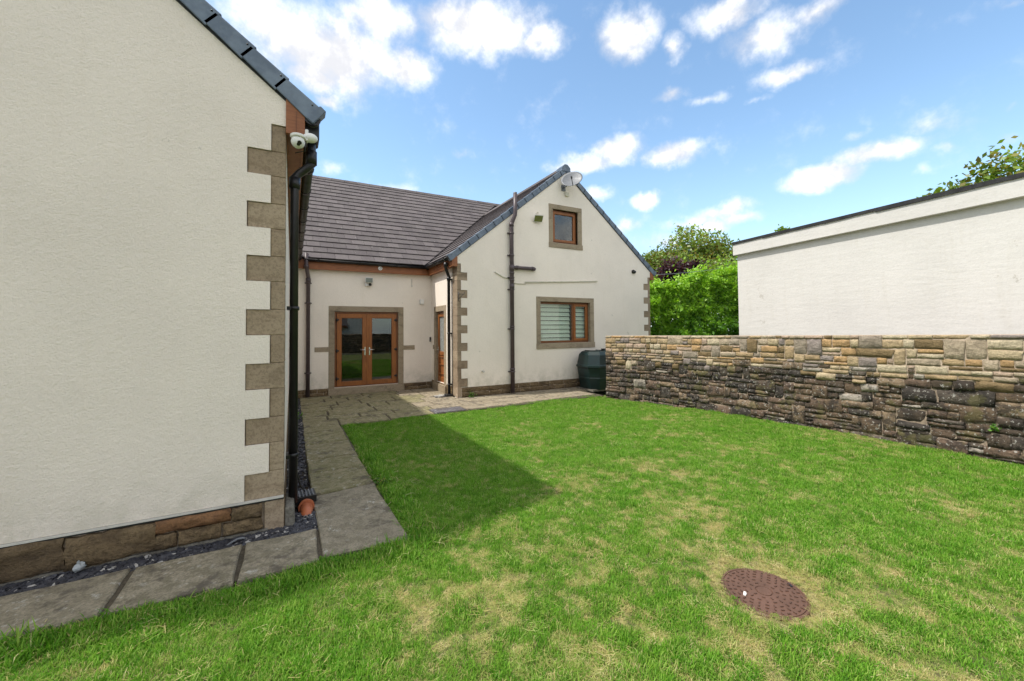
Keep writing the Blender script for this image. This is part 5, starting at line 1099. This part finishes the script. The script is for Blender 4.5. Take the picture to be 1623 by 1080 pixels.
# small weeds and fallen leaves
def weed(label, x, y, z, n_, spread, size, cols, seed):
    r = np.random.default_rng(seed); w_ = tag(empty('weed', (x, y, z)), label, 'weed'); m = MB()
    for i in range(6): a_ = r.uniform(0, 6.283); m.tube([(x, y, z-.02), (x+math.cos(a_)*spread*.4, y+math.sin(a_)*spread*.3-.01, z+spread*.5), (x+math.cos(a_)*spread*.8, y+math.sin(a_)*spread*.5-.015, z+spread*r.uniform(.6, 1.2))], .003, 5)
    m.build('stem', M['bark'], w_); q = r.normal(0, 1, (n_, 3))*np.array([spread*.55, spread*.35, spread*.4])+np.array([x, y-.02, z+spread*.55]); q[:, 2] = np.maximum(q[:, 2], z+.005)
    link('foliage', leaf_mesh('foliage', q, size, pick(cols, n_, r), .4, .55), M['leaf'], w_)
WC = [(.10, .24, .03), (.15, .32, .04), (.07, .17, .025)]
weed('small green weed growing at the plinth of the far gable', 4.02, 9.59, .02, 60, .10, .05, WC, 1)
weed('tuft of weeds in the gravel strip near the brown downpipe', .07, 9.0, .0, 90, .12, .05, WC, 2)
weed('little green fern growing out of the right end of the stone wall', wall_x(1.62)-.03, 1.62, .42, 40, .055, .04, WC, 3)
weed('moss and weed tuft at the path corner beside the lawn', .85, 4.55, .055, 70, .07, .03, WC+[(.30, .26, .07)], 4)
for i in range(7):
    a_, b_ = .86+.10*random.random(), 4.35+.45*random.random(); o = link('dead_leaf', leaf_mesh('dead_leaf', np.array([[a_, b_, gz(a_, b_)+.008]]), .055, np.array([[.26, .13, .06]])*random.uniform(.7, 1.4), 1.2, .6), M['leaf']); tag(o, 'brown dead leaf on the lawn edge beside the path', 'leaf', 'dead leaves at the path edge')
# overhead cable from the wing eave
x1, y1 = at_px(1300, 34); z1 = top_z(1300, 372, 34); p0 = Vector((XE+.2, YD+.1, 3.50)); p1 = Vector((x1, y1, z1)); pts = []
for i in range(25): q = i/24; p = p0.lerp(p1, q); p.z -= 4*.55*q*(1-q); pts.append(p)
tag(MB().tube(pts, .012, 6).build('overhead_cable', M['grey_metal']), 'thin overhead cable running from the far gable eave across the trees', 'cable')
# ------------------------------------------------------------------ what the french doors mirror: the far side of the garden
rw = tag(empty('rear_stone_wall', (1, -9.6, 0)), 'dark rubble wall mirrored in the french door glass', 'wall')
MB().box(-9, 7.9, -9.9, -9.62, -.2, 1.42).build('mortar_core', M['mortar'], rw)
bm = bmesh.new(); x = -6.0
for r_ in range(9):
    x = -6.0+rs.uniform(0, .2)
    while x < 7.6:
        w = rs.uniform(.2, .55); mt = Matrix.Translation((x+w/2, -9.62, .08+r_*.155)) @ Matrix.Rotation(math.pi, 4, 'Z') @ Matrix.Diagonal((w*.97, .1, .15, 1)); me0 = RO[rs.randrange(16)]; n0 = len(bm.verts); f0 = len(bm.faces); bm.from_mesh(me0); bm.verts.ensure_lookup_table(); bm.faces.ensure_lookup_table(); mi = rs.randrange(9)
        for v_ in bm.verts[n0:]: v_.co = mt @ v_.co
        for f in bm.faces[f0:]: f.material_index = mi
        x += w
me = bpy.data.meshes.new('small_wall_stones'); bm.to_mesh(me); bm.free()
for m_ in M_OLD: me.materials.append(m_)
o = bpy.data.objects.new('small_wall_stones', me); COL.objects.link(o); attach(o, rw); tag(o, kind='stuff')
nb_ = tag(empty('neighbour_house', (1, -15, 0)), 'white house with dark roof mirrored in the french door glass', 'house')
MB().box(4.31, 5.7, -19.5, -14.4, -.2, 3.9).build('gable_block', M['white_render'], nb_); MB().box(-6, 4.3, -20, -14.5, -.2, 2.05).build('wall', M['white_render'], nb_); MB().box(-6.3, 4.29, -14.5, -14.2, 1.95, 2.12).build('fascia_board', M['fascia'], nb_)
m = MB(); m.hexa([(-6.3, -20.3, 2.12), (4.3, -20.3, 2.12), (4.3, -14.15, 2.13), (-6.3, -14.15, 2.13), (-6.3, -17.4, 5.2), (4.3, -17.4, 5.2), (4.3, -17.2, 5.2), (-6.3, -17.2, 5.2)]); m.build('roof', M['tile'], nb_)
